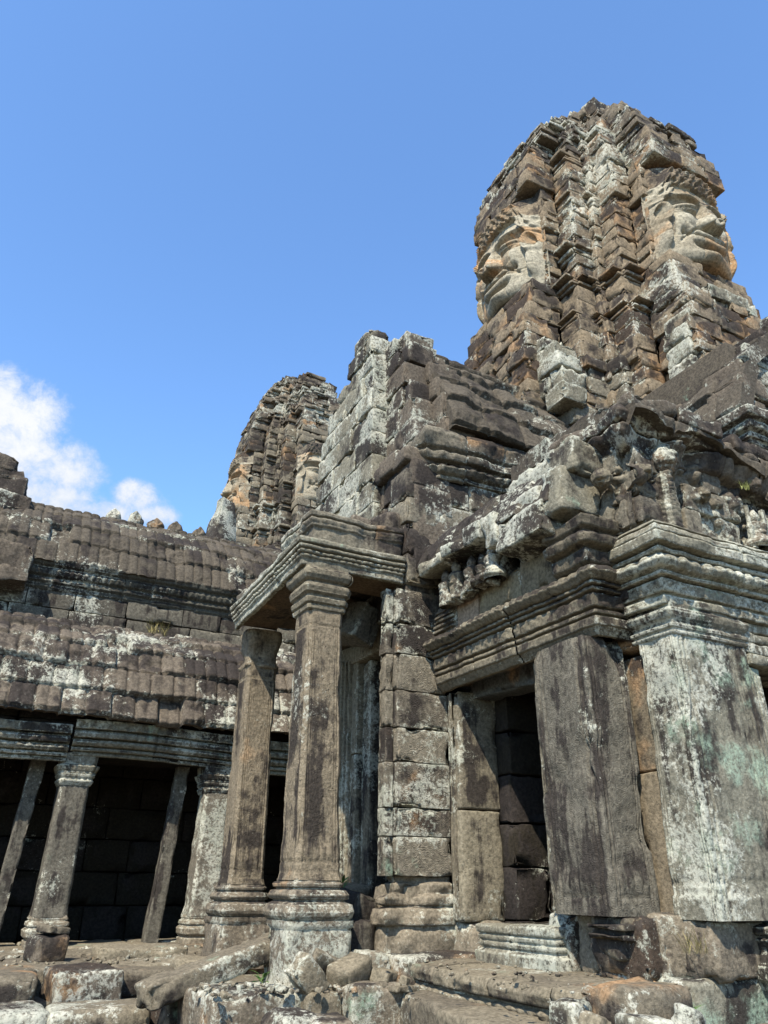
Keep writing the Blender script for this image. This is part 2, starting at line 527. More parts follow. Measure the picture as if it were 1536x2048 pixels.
    # relief
    vo = N.new('ShaderNodeTexVoronoi'); vo.inputs['Scale'].default_value = 26*scale; L.new(geo.outputs['Position'], vo.inputs['Vector'])
    pit = math_('SUBTRACT', 1.0, ramp(vo.outputs['Distance'], 0.0, 0.22))
    pit = math_('MULTIPLY', pit, ramp(noise(9, 2, 0.5, ofs=(5, 9, 1)), 0.5, 0.7))
    hgt = math_('ADD', math_('MULTIPLY', med, 0.55), math_('MULTIPLY', fine, 0.50*grain))
    hgt = math_('ADD', hgt, math_('MULTIPLY', spk, 0.28*grain))
    hgt = math_('SUBTRACT', hgt, math_('MULTIPLY', pit, 0.55))
    hgt = math_('ADD', hgt, math_('MULTIPLY', lmk, 0.10))
    if chisel:
        mc = N.new('ShaderNodeMapping'); mc.inputs['Rotation'].default_value = (0.3, 0.85, 0.0); mc.inputs['Scale'].default_value = (60, 60, 14); L.new(geo.outputs['Position'], mc.inputs['Vector'])
        hgt = math_('ADD', hgt, math_('MULTIPLY', noise(1.0, 2, 0.5, vec=mc.outputs[0]), chisel))
    if carve:
        v2 = N.new('ShaderNodeTexVoronoi'); v2.feature = 'SMOOTH_F1'; v2.inputs['Scale'].default_value = 24; v2.inputs['Smoothness'].default_value = 0.3
        L.new(geo.outputs['Position'], v2.inputs['Vector'])
        wv = math_('SINE', math_('MULTIPLY', v2.outputs['Distance'], 30.0))
        hgt = math_('ADD', hgt, math_('MULTIPLY', wv, 0.13*carve))
    bp = N.new('ShaderNodeBump'); bp.inputs['Strength'].default_value = bump; bp.inputs['Distance'].default_value = 0.026
    L.new(hgt, bp.inputs['Height'])
    L.new(bp.outputs[0], bs.inputs['Normal'])
    return m

M_wall = stone_mat('weathered_wall_stone', patina=0.45, lichen=0.55, green=0.25, orange=0.05)
M_roof = stone_mat('dark_roof_stone', light=(0.150, 0.119, 0.092), dark=(0.10, 0.08, 0.063), patina=0.35, lichen=0.28, green=0.1, orange=0.0, up=0.1)
M_roof2 = stone_mat('spotted_roof_stone', light=(0.20, 0.155, 0.12), dark=(0.12, 0.092, 0.075), patina=0.46, lichen=0.46, green=0.2, orange=0.0, up=0.2)
M_slab = stone_mat('carved_slab_stone', light=(0.23, 0.195, 0.155), dark=(0.14, 0.12, 0.097), patina=0.36, lichen=0.32, green=0.35, orange=0.0, streak=0.9, carve=0.45, chisel=0.4)
M_corn = stone_mat('pale_cornice_stone', light=(0.34, 0.295, 0.225), dark=(0.20, 0.17, 0.13), patina=0.5, lichen=0.8, green=0.4, orange=0.0, up=0.1)
M_col = stone_mat('column_sandstone', light=(0.37, 0.285, 0.20), dark=(0.22, 0.17, 0.125), patina=0.50, lichen=0.18, green=0.1, orange=0.05, streak=0.6, carve=0.25, bump=0.8, edge_pale=0.25, chisel=0.4)
M_plinth = stone_mat('lichened_plinth_stone', light=(0.34, 0.27, 0.2), dark=(0.2, 0.155, 0.12), patina=0.3, lichen=0.62, green=0.4, orange=0.1)
M_tower = stone_mat('tower_sandstone', light=(0.36, 0.265, 0.18), dark=(0.20, 0.155, 0.118), patina=0.52, lichen=0.42, green=0.08, orange=0.50, up=0.8, scale=0.8)
M_tower_far = stone_mat('grey_tower_sandstone', light=(0.33, 0.265, 0.195), dark=(0.19, 0.155, 0.12), patina=0.48, lichen=0.36, green=0.08, orange=0.28, up=0.8, scale=0.6)
M_face = stone_mat('face_sandstone', light=(0.42, 0.36, 0.28), dark=(0.28, 0.215, 0.15), patina=0.02, k=0.70, lichen=0.35, green=0.1, orange=0.42, up=0.5, scale=0.8, bump=0.4)
M_crown = stone_mat('blackened_crown_stone', light=(0.27, 0.21, 0.155), dark=(0.13, 0.1, 0.08), patina=0.5, lichen=0.5, green=0.08, orange=0.2, up=0.7, scale=0.8)
M_door = stone_mat('doorway_stone', light=(0.335, 0.275, 0.20), dark=(0.2, 0.16, 0.118), patina=0.45, lichen=0.4, green=0.18, orange=0.0, streak=0.7)
M_green = stone_mat('green_stained_stone', gc=(0.27, 0.35, 0.255), light=(0.36, 0.32, 0.25), dark=(0.2, 0.17, 0.13), patina=0.42, lichen=0.78, green=0.85, orange=0.0, streak=0.9)
M_dark = stone_mat('grey_slab_stone', light=(0.21, 0.18, 0.145), dark=(0.13, 0.11, 0.09), patina=0.45, lichen=0.30, green=0.25, orange=0.0, streak=0.9)
M_floor = stone_mat('terrace_stone', light=(0.33, 0.265, 0.19), dark=(0.2, 0.16, 0.12), patina=0.30, lichen=0.4, green=0.35, orange=0.08, up=-0.6)
M_inner_shade = stone_mat('interior_shade_stone', light=(0.22, 0.17, 0.12), dark=(0.12, 0.095, 0.07), patina=0.55, lichen=0.05, green=0.05, orange=0.05, k=0.10)  # shade of the openings put into the stone colour, scaled down to near black
# ------------------------------------------------------------------ face towers
def face_relief(u, v):
    """carved face, units of the half width; v=-1 chin, 1.1 hairline. returns (outward, skin mask)"""
    au = np.abs(u)
    B = np.sqrt(np.clip(1-(au/1.13)**2.6, 0, 1))*0.80
    B = B*(0.80+0.20*sstep(v, -1.25, -0.85))*(1-0.10*sstep(v, 0.9, 2.0))
    B = B-0.06*sstep(v, 0.35, 1.1)+0.02
    skin = sstep(v, -1.12, -1.0)*(1-sstep(v, 1.05, 1.12))
    h = np.zeros_like(u)
    # brow ridge: one sweeping double arch
    brow = 0.63+0.06*np.cos((au-0.45)*2.6)-0.10*gau(au, 0.18)
    h += 0.10*np.exp(-np.where(v > brow, ((v-brow)/0.14)**2, ((v-brow)/0.05)**2))*sstep(au, 0.0, 0.16)*(1-sstep(au, 0.80, 1.0))
    # eye hollow under the brow, deeper by the nose
    h -= 0.115*np.exp(-(((au-0.42)/0.33)**2+((v-0.48)/0.10)**2))
    h -= 0.15*np.exp(-(((au-0.19)/0.10)**2+((v-0.40)/0.17)**2))
    # big almond eye with heavy lids
    ex, ey = (au-0.47)/0.29, (v-0.33-0.03*(au-0.47)/0.29)/0.125
    e2 = ex*ex+ey*ey
    h += 0.13*np.sqrt(np.clip(1-e2, 0, 1))
    h += 0.035*np.exp(-((np.sqrt(e2)-1.02)/0.10)**2)
    h -= 0.045*np.exp(-((v-0.315+0.06*(1-ex*ex))/0.016)**2)*(np.abs(ex) < 0.93)
    h -= 0.04*np.exp(-((np.sqrt(e2)-1.30)/0.10)**2)*(v > 0.28)
    # nose: narrow bridge to broad flat wings
    w = 0.105+0.10*sstep(-v, -0.40, 0.18)
    hn = 0.10+0.14*sstep(-v, -0.62, 0.14)
    h += hn*np.exp(-(au/w)**3)*sstep(v, -0.27, -0.20)*(1-sstep(v, 0.50, 0.75))
    h += 0.13*np.sqrt(np.clip(1-((au-0.215)/0.12)**2-((v+0.135)/0.115)**2, 0, 1))
    h -= 0.09*np.exp(-(((au-0.125)/0.06)**2+((v+0.25)/0.04)**2))
    # cheek, and the fold from nose to mouth corner
    h += 0.10*np.exp(-(((au-0.58)/0.28)**2+((v+0.03)/0.25)**2))
    fx = 0.33+0.36*sstep(-v, 0.16, 0.62)
    h -= 0.06*gau(au-fx, 0.045)*sstep(-v, 0.16, 0.28)*(1-sstep(-v, 0.52, 0.68))
    # muzzle, and wide thick smiling lips
    h += 0.055*np.exp(-(au/0.55)**2-((v+0.50)/0.22)**2)
    mv = v-0.21*(au/0.58)**2
    mw = np.sqrt(np.clip(1-(au/0.62)**2, 0, 1))
    h += 0.075*np.sqrt(np.clip(1-((mv+0.455-0.025*gau(au, 0.09))/0.075)**2, 0, 1))*mw
    h += 0.080*np.sqrt(np.clip(1-((mv+0.645)/0.095)**2, 0, 1))*np.sqrt(np.clip(1-(au/0.52)**2, 0, 1))
    h -= 0.075*gau(mv+0.545, 0.020)*(au < 0.60)
    h -= 0.085*np.exp(-(((au-0.61)/0.06)**2+((v+0.34)/0.09)**2))
    h -= 0.06*gau(mv+0.77, 0.05)*(1-sstep(au, 0.25, 0.55))
    h -= 0.03*np.exp(-((au/0.05)**2+((v+0.35)/0.06)**2))
    h += 0.11*np.exp(-((au/0.32)**2+((v+0.90)/0.17)**2))
    # diadem: beaded bands framing the forehead and dropping to the temples
    bl = 1.08+0.05*gau(au, 0.12)-0.60*sstep(au, 0.64, 0.98)
    inb = sstep(v, bl-0.012, bl+0.012)
    h += 0.085*inb*(1-sstep(v, bl+0.50, bl+0.54))
    for k, o in enumerate((0.05, 0.19, 0.34, 0.46)):
        h += 0.05*gau(v-bl-o, 0.03)*(0.45+0.55*np.cos((u+(v-bl)*0.2)*(46-5*k)))
    h += 0.035*inb*np.cos(u*30)*np.cos((v-bl)*26)*(1-sstep(v, bl+0.48, bl+0.52))
    # ear: rim, hollow and long lobe
    er = np.sqrt(((au-0.98)/0.13)**2+((v-0.20)/0.30)**2)
    h += 0.13*np.exp(-((er-0.85)/0.20)**2)-0.03*np.exp(-(er/0.5)**2)
    h += 0.17*np.exp(-(((au-1.0)/0.09)**4+((v+0.42)/0.34)**4))
    return B, h, skin

def make_tower(name, label, c, S, prof, zface, shift, seed, res, mats, faces_sc=0.62, fres=0.0105):
    root = thing(name, (c[0], c[1], prof[0][0]), label, 'temple tower')
    pz = np.array([p[0] for p in prof]); pw = np.array([p[1] for p in prof])
    z0, z1 = prof[0][0], prof[-1][0]
    k_ = S/1.58
    rs = random.Random(seed)
    wf = faces_sc*k_
    sh = lambda z: float(np.interp(z, [s[0] for s in shift], [s[1] for s in shift]))
    steps = ((1.10, 0.41), (0.81, 0.58), (0.64, 0.64), (0.58, 0.81), (0.41, 1.10))
    body, crown = MB(), MB()
    # which courses carry moulded ledges on the corner piers (relative to the face centre)
    ledges = [zface+q*k_ for q in (-1.35, -0.72, -0.1, 0.75, 1.5)]
    z = z0
    row = 0
    while z < z1-0.05:
        h = rs.uniform(0.13, 0.24)*k_
        zc = z+h/2
        sc = S*float(np.interp(zc, pz, pw))
        up = zc > zface+1.75*k_
        low = zc < zface-1.25*k_
        lip = (row % 3 == 0) if up else False
        ox, oy = sh(zc)*0.78, -sh(zc)*0.62
        mbx = crown if up else body
        for q in range(4):                                     # faces -X, -Y, +X, +Y
            hidden = q >= 2
            nrm = ((-1, 0), (0, -1), (1, 0), (0, 1))[q]
            tan = ((0, -1), (1, 0), (0, 1), (-1, 0))[q]
            segs = []
            for i, (A, Bv) in enumerate(steps):
                lo = steps[i-1][1] if i else -Bv
                if i == 0: segs.append((A, -Bv, Bv, 0))
                else:
                    segs.append((A, lo, Bv, i)); segs.append((A, -Bv, -lo, i))
            for (A, a, b, i) in segs:
                if i == 4 and zface-1.1*wf < zc < zface+1.7*wf: a, b = max(a, -0.97), min(b, 0.97)
                a_, b_ = a*sc, b*sc
                if i == 0 and (zface-1.18*wf < zc < zface+1.72*wf): continue       # the head sits here
                x = a_
                while x < b_-1e-4:
                    w = rs.uniform(0.24, 0.60)*k_
                    if b_-(x+w) < 0.2*k_: w = b_-x
                    d = 0.34*k_
                    j = rs.uniform(-0.03, 0.035)*k_+(rs.uniform(-0.05, 0.05)*k_ if (up or low) else 0)
                    if lip: j += rs.uniform(0.03, 0.11)*k_
                    if up and rs.random() < 0.10: j -= 0.18*k_
                    if i == 0 and up: j -= 0.05*k_*(abs(x+w/2)/max(b_, .1))**2+0.06*k_
                    cx = x+w/2
                    led = i in (1, 2, 3) and any(abs(zc-l) < h*0.5 for l in ledges) and rs.random() < (0.9 if zc < zface-0.4 else 0.3)
                    lay = [(zc, h, j)]
                    led_s = rs.uniform(0.5, 1.15)
                    if up and not hidden and rs.random() < 0.6:
                        m = rs.choice((2, 3)); lay = [(z+(e+0.5)*h/m, h/m, j+rs.uniform(-0.035, 0.055)*k_) for e in range(m)]
                    if led and not hidden:
                        m = 4; lay = [(z+(e+0.5)*h/m, h/m, j+(0.02, 0.06, 0.02, 0.13)[e]*k_*led_s) for e in range(m)]
                    for (zz, hh, jj) in lay:
                        P = (c[0]+ox+nrm[0]*(A*sc+jj-d/2)+tan[0]*cx, c[1]+oy+nrm[1]*(A*sc+jj-d/2)+tan[1]*cx, zz)
                        t_ = 0.010 if not up else 0.03
                        stone(mbx, P, (w-0.004, d, hh-0.004) , (0, rs.uniform(-t_, t_)*2, math.atan2(tan[1], tan[0])+rs.uniform(-t_, t_)), 0.012*k_, 0.018*k_, res*(2.2 if hidden else 1), 0.10*k_ if not led else 0.03*k_, freq=4.2/k_)
                    x += w
        z += h
        row += 1
    # broken blocks crowning the top
    for k in range(26):
        a = rs.uniform(0, 2*math.pi); zt = z1+rs.uniform(-0.35, 0.10)*k_
        rr = float(np.interp(zt-0.1, pz, pw))*S*rs.uniform(0.55, 1.0)
        stone(crown, (c[0]+math.cos(a)*rr+sh(zt)*0.78, c[1]+math.sin(a)*rr-sh(zt)*0.62, zt), (rs.uniform(.2, .42)*k_, rs.uniform(.18, .34)*k_, rs.uniform(.16, .36)*k_), (rs.uniform(-.25, .25), rs.uniform(-.25, .25), rs.choice((0, math.pi/2))+rs.uniform(-.3, .3)), 0.012*k_, 0.02*k_, res, 0.09*k_, freq=5/k_)
    # rubble heart of the tower, behind the facing blocks
    th = np.linspace(0, 2*math.pi, 80, endpoint=False); zs = np.linspace(z0, z1, 50)
    TH, Z = np.meshgrid(th, zs, indexing='ij')
    rr = np.interp(Z, pz, pw)*S*0.74
    sx = np.interp(Z, [s[0] for s in shift], [s[1] for s in shift])
    body.add(np.stack([c[0]+np.cos(TH)*rr+sx*0.78, c[1]+np.sin(TH)*rr-sx*0.62, Z], -1).reshape(-1, 3), grid_faces(80, 50, closed=True), 0.2, 0)
    A_, R_ = np.meshgrid(th, np.linspace(1, 0.02, 8), indexing='ij')
    rt = pw[-1]*S*0.9
    body.add(np.stack([c[0]+np.cos(A_)*R_*rt+sh(z1)*0.78, c[1]+np.sin(A_)*R_*rt-sh(z1)*0.62, z1+0*A_], -1).reshape(-1, 3), grid_faces(80, 8, closed=True), 0.2, 0)
    body.build('tower_body', mats[0], root)
    crown.build('lotus_crown', mats[2], root)
    # the heads
    for q in range(4):
        nrm = ((-1, 0), (0, -1), (1, 0), (0, 1))[q]
        tan = ((0, -1), (1, 0), (0, 1), (-1, 0))[q]
        rz = fres*(1 if q < 2 else 3)
        sc = S*float(np.interp(zface, pz, pw))
        hwid = 0.41*sc+0.01
        nu, nv = int(2*hwid/rz)+1, int(3.05*wf/rz)+1
        uu = np.linspace(-hwid, hwid, nu); zz = np.linspace(zface-1.22*wf, zface+1.83*wf, nv)
        U, Z = np.meshgrid(uu, zz, indexing='ij')
        B, hh, skin = face_relief(U/wf, (Z-zface)/wf)
        W = np.stack([U+q*9.0+seed, Z, U*0], -1).reshape(-1, 3)
        nA = fbm(W*1.8, 3, seed).reshape(U.shape); nB = fbm(W*7, 3, seed+3).reshape(U.shape)
        ero = np.clip(fbm(W*2.6+30, 3, seed+9).reshape(U.shape)-0.12, 0, 1)
        # stone courses run through the face
        zq = (Z+0.04*np.sin(U*3+q*2)+0.03*nA)/(0.30*k_)+0.35*np.sin(Z*3.1/k_)
        cw = np.floor(zq); fw = zq-cw
        gf = np.exp(-(np.minimum(fw, 1-fw)*0.30*k_/0.008)**2)
        xq = (U+0.02*nB)/(0.52*k_)+cell(cw, cw*0+q, seed+14)*3.0; xi = np.floor(xq); xf = xq-xi
        gf = np.maximum(gf, np.exp(-(np.minimum(xf, 1-xf)*0.52*k_/0.007)**2))
        jf = cell(xi+q*20, cw, seed+15)
        out = wf*(B+1.35*hh)
        off = -0.015*gf+(jf-0.5)*0.007*k_+0.006*nB+0.010*nA-0.10*ero*(1-skin)-0.01*ero*skin
        vv = (Z-zface)/wf
        ends = sstep(vv, -1.22, -1.02)*(1-sstep(vv, 1.70, 1.83))
        a = np.maximum(0.84*sc+(out+0.02*sc)*(0.45+0.55*ends), 0.95*sc)+off
        ox, oy = sh(zface)*0.78, -sh(zface)*0.62
        P = np.stack([c[0]+ox+nrm[0]*a+tan[0]*U, c[1]+oy+nrm[1]*a+tan[1]*U, Z], -1).reshape(-1, 3)
        F = grid_faces(nu, nv)
        sk = (skin > 0.5).reshape(-1)[F].mean(axis=1) > 0.5
        au = np.abs(U/wf)
        def sub(nm, sel, mat, par):
            mb = MB(); used = np.unique(F[sel]); m = np.zeros(len(P), dtype=np.int64); m[used] = np.arange(len(used))
            mb.add(P[used], m[F[sel]], jf.reshape(-1)[used], (0.25*gf).reshape(-1)[used])
            return mb.build(nm, mat, par)
        fo = sub('carved_face', sk, mats[1], root)
        hi = (~sk) & ((Z > zface).reshape(-1)[F].mean(axis=1) > 0.5)
        sub('diadem', hi, mats[0], fo)
        sub('neck_course', (~sk) & ~hi, mats[0], fo)
    return root

tower = make_tower('face_tower', 'tall sandstone tower with two large smiling stone faces behind the temple roofs', (6.88, 6.31), 1.58,
    [(3.4, 1.22), (5.2, 1.2), (6.0, 1.16), (6.4, 1.08), (6.9, 1.03), (8.0, 1.04), (8.8, 1.03), (9.3, 0.96), (9.75, 0.86), (10.1, 0.74), (10.42, 0.62), (10.68, 0.50), (10.92, 0.36)],
    7.48, [(3.4, -0.08), (6.5, -0.06), (8.4, 0.02), (10.6, 0.06), (11.5, 0.06)], 11, 0.055, (M_tower, M_face, M_crown), faces_sc=0.575)
# ------------------------------------------------------------------ long gallery on the left
def roof_sheet(mb, x0, x1, curve, rib=0.15, nc=6, lip=0.035, ribh=0.02, seed=0, step=0.014, axis='x', flip=False, blkr=2, jit=0.03, groove=0.03, sag=None, rough=0.012):
    """stone roof: courses of blocks carved as rows of rounded tiles. curve: [(across, z)] from eave to ridge, axis = run direction"""
    cu = np.array(curve, dtype=float)
    d = np.concatenate([[0], np.cumsum(np.linalg.norm(np.diff(cu, axis=0), axis=1))])
    Lc = d[-1]
    # smooth curve
    n_t = int(Lc/step)+1
    t = np.linspace(0, Lc, n_t)
    cx = np.interp(t, d, cu[:, 0]); cz = np.interp(t, d, cu[:, 1])
    k = max(3, int(0.10/step)); ker = np.hanning(2*k+1); ker /= ker.sum()
    def sm(a):
        p = np.concatenate([2*a[0]-a[k:0:-1], a, 2*a[-1]-a[-2:-k-2:-1]])
        return np.convolve(p, ker, 'valid')
    cx, cz = sm(cx), sm(cz)
    tx, tz = np.gradient(cx), np.gradient(cz); ln = np.hypot(tx, tz)
    sgn = 1.0 if cu[-1, 0] >= cu[0, 0] else -1.0
    nx, nz = -tz/ln*sgn, tx/ln*sgn
    n_s = int(abs(x1-x0)/step)+1
    s = np.linspace(0, abs(x1-x0), n_s)
    S, T = np.meshgrid(s, t, indexing='ij')
    Tw = T+0.015*np.sin(S*2.1+seed)+0.045*vnoise(np.stack([S.ravel()*1.3, S.ravel()*0+seed, T.ravel()*0], 1), 2).reshape(S.shape)
    cf = Tw/Lc*nc
    ci = np.clip(np.floor(cf), 0, nc-1); fr = cf-ci
    sh = cell(ci, ci*0+1, seed)*rib
    rf = (S+sh*0.15)/rib
    ri = np.floor(rf); rfr = rf-ri
    bi = np.floor((ri+ci)/blkr)
    j = cell(bi, ci, seed+2)
    j2 = cell(bi, ci, seed+3)
    off = (j-0.5)*jit*2
    off = off+lip*np.clip(1-fr, 0, 1)**1.5*sstep(fr, 0.0, 0.06)
    off = off+ribh*(np.sqrt(np.clip(1-(2*rfr-1)**2, 0, 1))-0.7)
    off = off-groove*np.exp(-(np.minimum(fr, 1-fr)*(Lc/nc)/0.014)**2)
    bf = (ri+ci)/blkr; bfr = (rf+ci)/blkr-np.floor((rf+ci)/blkr)
    off = off-groove*0.7*np.exp(-(np.minimum(bfr, 1-bfr)*rib*blkr/0.012)**2)
    W = np.stack([S+seed*3.1, T, S*0+seed], -1).reshape(-1, 3)
    off = off+rough*fbm(W*6, 3, seed).reshape(S.shape)+0.02*fbm(W*1.5, 2, seed+1).reshape(S.shape)
    ch = np.clip(fbm(W*3.2+9, 4, seed+7).reshape(S.shape)-0.16, 0, 1)
    off = off-0.16*ch
    off = off-0.07*(cell(bi, ci, seed+31) > 0.95)
    C = cx[None, :]+nx[None, :]*off; Zz = cz[None, :]+nz[None, :]*off
    if sag is not None: Zz = Zz+sag(S)
    run = x0+np.sign(x1-x0)*S
    if axis == 'x': P = np.stack([run, C, Zz], -1)
    else: P = np.stack([C, run, Zz], -1)
    e = np.maximum(np.exp(-((fr)*(Lc/nc)/0.05)**2), np.exp(-(np.minimum(bfr, 1-bfr)*rib*blkr/0.03)**2)*0.6)
    mb.add(P.reshape(-1, 3), grid_faces(n_s, n_t, flip=flip), j2.reshape(-1), e.reshape(-1))
    nn = np.stack([np.zeros(n_t), nx, nz], 1) if axis == 'x' else np.stack([nx, np.zeros(n_t), nz], 1)
    for row, fl in ((P[0], False), (P[-1], True)):          # thickness of the slabs at the open ends
        V = np.stack([row-nn*0.16, row-nn*0.08, row-nn*0.015, row], 0).reshape(-1, 3)
        mb.add(V, grid_faces(4, n_t, flip=fl ^ flip), 0.5, 0.3)
    n0 = nn[0]
    row = P[:, 0]
    inn = np.array([0, -nz[0], nx[0]*0]) if axis == 'x' else np.array([-nz[0], 0, 0])
    ins = np.array([0, (1 if cu[-1, 0] >= cu[0, 0] else -1)*0.16, 0.01]) if axis == 'x' else np.array([(1 if cu[-1, 0] >= cu[0, 0] else -1)*0.16, 0, 0.01])
    V = np.stack([row+ins, row+ins*0.3, row], 1).reshape(-1, 3)
    mb.add(V, grid_faces(n_s, 3, flip=flip), 0.4, 0.3)

gal = thing('stone_gallery', (1.5, 9.2, -0.56), 'long low stone gallery with two stepped tile-carved roofs and dark openings on the left', 'temple gallery')
mb = MB()
roof_sheet(mb, -2.2, 5.6, [(8.52, 1.56), (8.60, 1.80), (8.66, 2.10), (8.80, 2.38), (9.10, 2.63), (9.5, 2.78), (10.05, 2.86)], nc=8, seed=3, lip=0.035, jit=0.022, groove=0.032, ribh=0.020, rib=0.125)
gal_lr = mb.build('lower_roof', M_roof2, gal)
mb = MB()
roof_sheet(mb, -2.2, 6.5, [(9.86, 3.62), (9.92, 3.85), (10.08, 4.18), (10.4, 4.52), (10.8, 4.78), (11.15, 4.90), (11.4, 4.92)], nc=6, seed=8, lip=0.028, jit=0.014, groove=0.024, rib=0.125)
gal_ur = mb.build('upper_roof', M_roof, gal)
mb = MB()
wall(mb, (-2.2, 10.02, 2.6), (1, 0), (0, -1), 8.6, [0.24, 0.24, 0.24], blk=(0.5, 0.9), out=0.01)
gal_uw = mb.build('upper_wall', M_dark, gal)
mb = MB()
pr = [(0.0, 3.30), (0.03, 3.33), (0.03, 3.37), (0.07, 3.40), (0.07, 3.43), (0.05, 3.45), (0.10, 3.48), (0.12, 3.53), (0.10, 3.57), (0.15, 3.60), (0.17, 3.66), (0.13, 3.70), (-0.05, 3.72)]
sweep(mb, [(-2.2, 10.02), (6.4, 10.02)], pr, decor=lambda s, z: 0.012*np.cos(s*2*math.pi/0.08)*((z > 3.46) & (z < 3.57)), wear=0.035, step=0.025)
mb.build('upper_cornice', stone_mat('blackened_cornice_stone', light=(0.17, 0.15, 0.12), dark=(0.10, 0.088, 0.072), patina=0.6, lichen=0.4, green=0.3, orange=0), gal)
# ridge crest stones
for k, (x, h) in enumerate(((1.27, .23), (1.58, .27), (1.90, .22), (2.20, .28), (2.58, .26), (2.88, .22))):
    mb = MB()
    nv, nu = 26, 20
    t = np.linspace(0, 2*math.pi, 44, endpoint=False)
    for d0, d1 in ((0, 1),):
        rr = np.linspace(0, 1, 12)
        prof = np.stack([np.sin(t)*0.125*(1-0.15*np.clip(np.cos(t), 0, 1)), np.clip(np.cos(t), -0.55, 1)*h*0.48+0.10], 1)
        prof[:, 1] += 0.03*np.exp(-(t/0.3)**2)+0.03*np.exp(-((t-2*math.pi)/0.3)**2)
        A, Q = np.meshgrid(np.arange(44), np.linspace(-1, 1, 15), indexing='ij')
        wd = np.sqrt(np.clip(1-np.abs(Q)**3, 0.0, 1))
        px = prof[A, 0]*wd; pz = 0.1+(prof[A, 1]-0.1)*wd
        py = Q*0.07+0.03*np.exp(-((np.hypot(px/0.07, (pz-0.15)/0.09)-1)/0.3)**2)*np.sign(Q)
        P = np.stack([px, py, pz], -1).reshape(-1, 3)
        P += 0.028*np.stack([fbm(P*9+k*5, 2, 1), fbm(P*9+k*5, 2, 2), fbm(P*9+k*5, 2, 3)], 1)
        mb.add(P+np.array([x, 11.18+0.02*k, 4.86]), grid_faces(44, 15, closed=True), rng.random(), 0.4)
    mb.build('ridge_crest', M_crown, gal)
mb = MB()
pr = [(0.0, 1.18), (0.02, 1.19), (0.02, 1.215), (0.0, 1.219), (0.0, 1.226), (0.06, 1.23), (0.065, 1.258), (0.02, 1.263), (0.02, 1.27), (0.075, 1.28), (0.10, 1.31), (0.085, 1.335), (0.035, 1.34), (0.035, 1.35), (0.11, 1.358), (0.12, 1.40), (0.10, 1.42), (0.06, 1.425), (0.06, 1.437), (0.14, 1.445), (0.145, 1.53), (0.09, 1.545), (-0.10, 1.55)]
def gdec(s, z):
    d = 0.014*np.abs(np.cos(s*math.pi/0.075))*((z > 1.27) & (z < 1.34))
    d = d+0.022*np.sqrt(np.abs(np.cos(s*math.pi/0.10)))*((z > 1.35) & (z < 1.425))+0.012*np.cos(s*2*math.pi/0.16)*((z > 1.45) & (z < 1.53))
    return d
sweep(mb, [(-2.2, 8.80), (0.95, 8.80)], pr, decor=gdec, wear=0.03, lift=lambda s: -0.05+0.02*np.sin(s*1.7), blk=(0.5, 1.0), seed=2)
sweep(mb, [(0.98, 8.82), (5.5, 8.82)], pr, decor=gdec, wear=0.03, lift=lambda s: 0.0-0.012*s+0.015*np.sin(s*2.2), blk=(0.7, 1.3), seed=5)
mb.build('cornice', M_corn, gal)
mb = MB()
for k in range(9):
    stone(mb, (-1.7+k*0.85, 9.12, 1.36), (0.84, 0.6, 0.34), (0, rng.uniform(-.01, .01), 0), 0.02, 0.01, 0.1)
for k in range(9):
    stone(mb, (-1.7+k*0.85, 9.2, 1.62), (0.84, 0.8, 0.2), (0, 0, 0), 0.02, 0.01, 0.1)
mb.build('lintel', M_inner_shade, gal)

def petals(z0, z1, n, a):
    return lambda q, s, z: a*np.sqrt(np.abs(np.cos(np.clip(s, -1, 1)*math.pi*n/2)))*((z > z0) & (z < z1))

def gallery_pillar(x, y, zt, lean, k, mat):
    mb = MB()
    loft(mb, (x, y), [(0.165, -0.30), (0.15, -0.2), (0.145, 0.92)], 0.16, 10, 0.02, None, 0.006, rng.random(), lean, seed=k, zref=-0.56)
    p = mb.build('pillar', mat, gal)
    mb = MB()
    loft(mb, (x, y), [(0.185, -0.57), (0.185, -0.50), (0.165, -0.49), (0.19, -0.46), (0.195, -0.41), (0.17, -0.385), (0.185, -0.37), (0.18, -0.34), (0.16, -0.33), (0.17, -0.31), (0.152, -0.28)], 0.10, 10, 0.012, petals(-.47, -.40, 5, .008), 0.007, rng.random(), lean, wear=0.03, seed=k+3, zref=-0.56)
    mb.build('base', M_plinth, p)
    mb = MB()
    d1, d2 = petals(0.93, 1.0, 5, .012), petals(1.02, 1.10, 5, .02)
    loft(mb, (x, y), [(0.148, 0.90), (0.16, 0.92), (0.165, 0.95), (0.15, 0.965), (0.165, 0.985), (0.18, 1.01), (0.165, 1.03), (0.18, 1.05), (0.195, 1.09), (0.175, 1.11), (0.18, 1.115), (0.185, zt)], 0.10, 10, 0.010, lambda q, s, z: d1(q, s, z)+d2(q, s, z), 0.005, rng.random(), lean, seed=k+7, zref=-0.56)
    mb.build('capital', M_corn, p)
for k, x in enumerate((-0.50, 1.065, 2.57, 4.1)):
    gallery_pillar(x, 8.99, 1.21, (0.02, 0), k*5, stone_mat('spotted_pillar_stone', light=(0.26, 0.215, 0.17), dark=(0.16, 0.13, 0.105), patina=0.3, lichen=0.75, green=0.12, orange=0, streak=0.4) if k == 2 else M_dark)
for x, y, ln in ((0.60, 9.16, 0.075), (2.12, 9.16, 0.075), (-1.0, 9.16, 0.05)):
    mb = MB()
    loft(mb, (x, y), [(0.075, -0.55), (0.07, 0.4), (0.07, 1.19)], 0.08, 6, 0.03, None, 0.008, rng.random(), (ln, 0.0), wear=0.02, seed=x*9)
    mb.build('door_post', M_dark, gal)
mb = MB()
wall(mb, (-2.4, 10.6, -0.6), (1, 0), (0, -1), 8.4, [0.36]*6, blk=(0.5, 1.0), res=0.12)
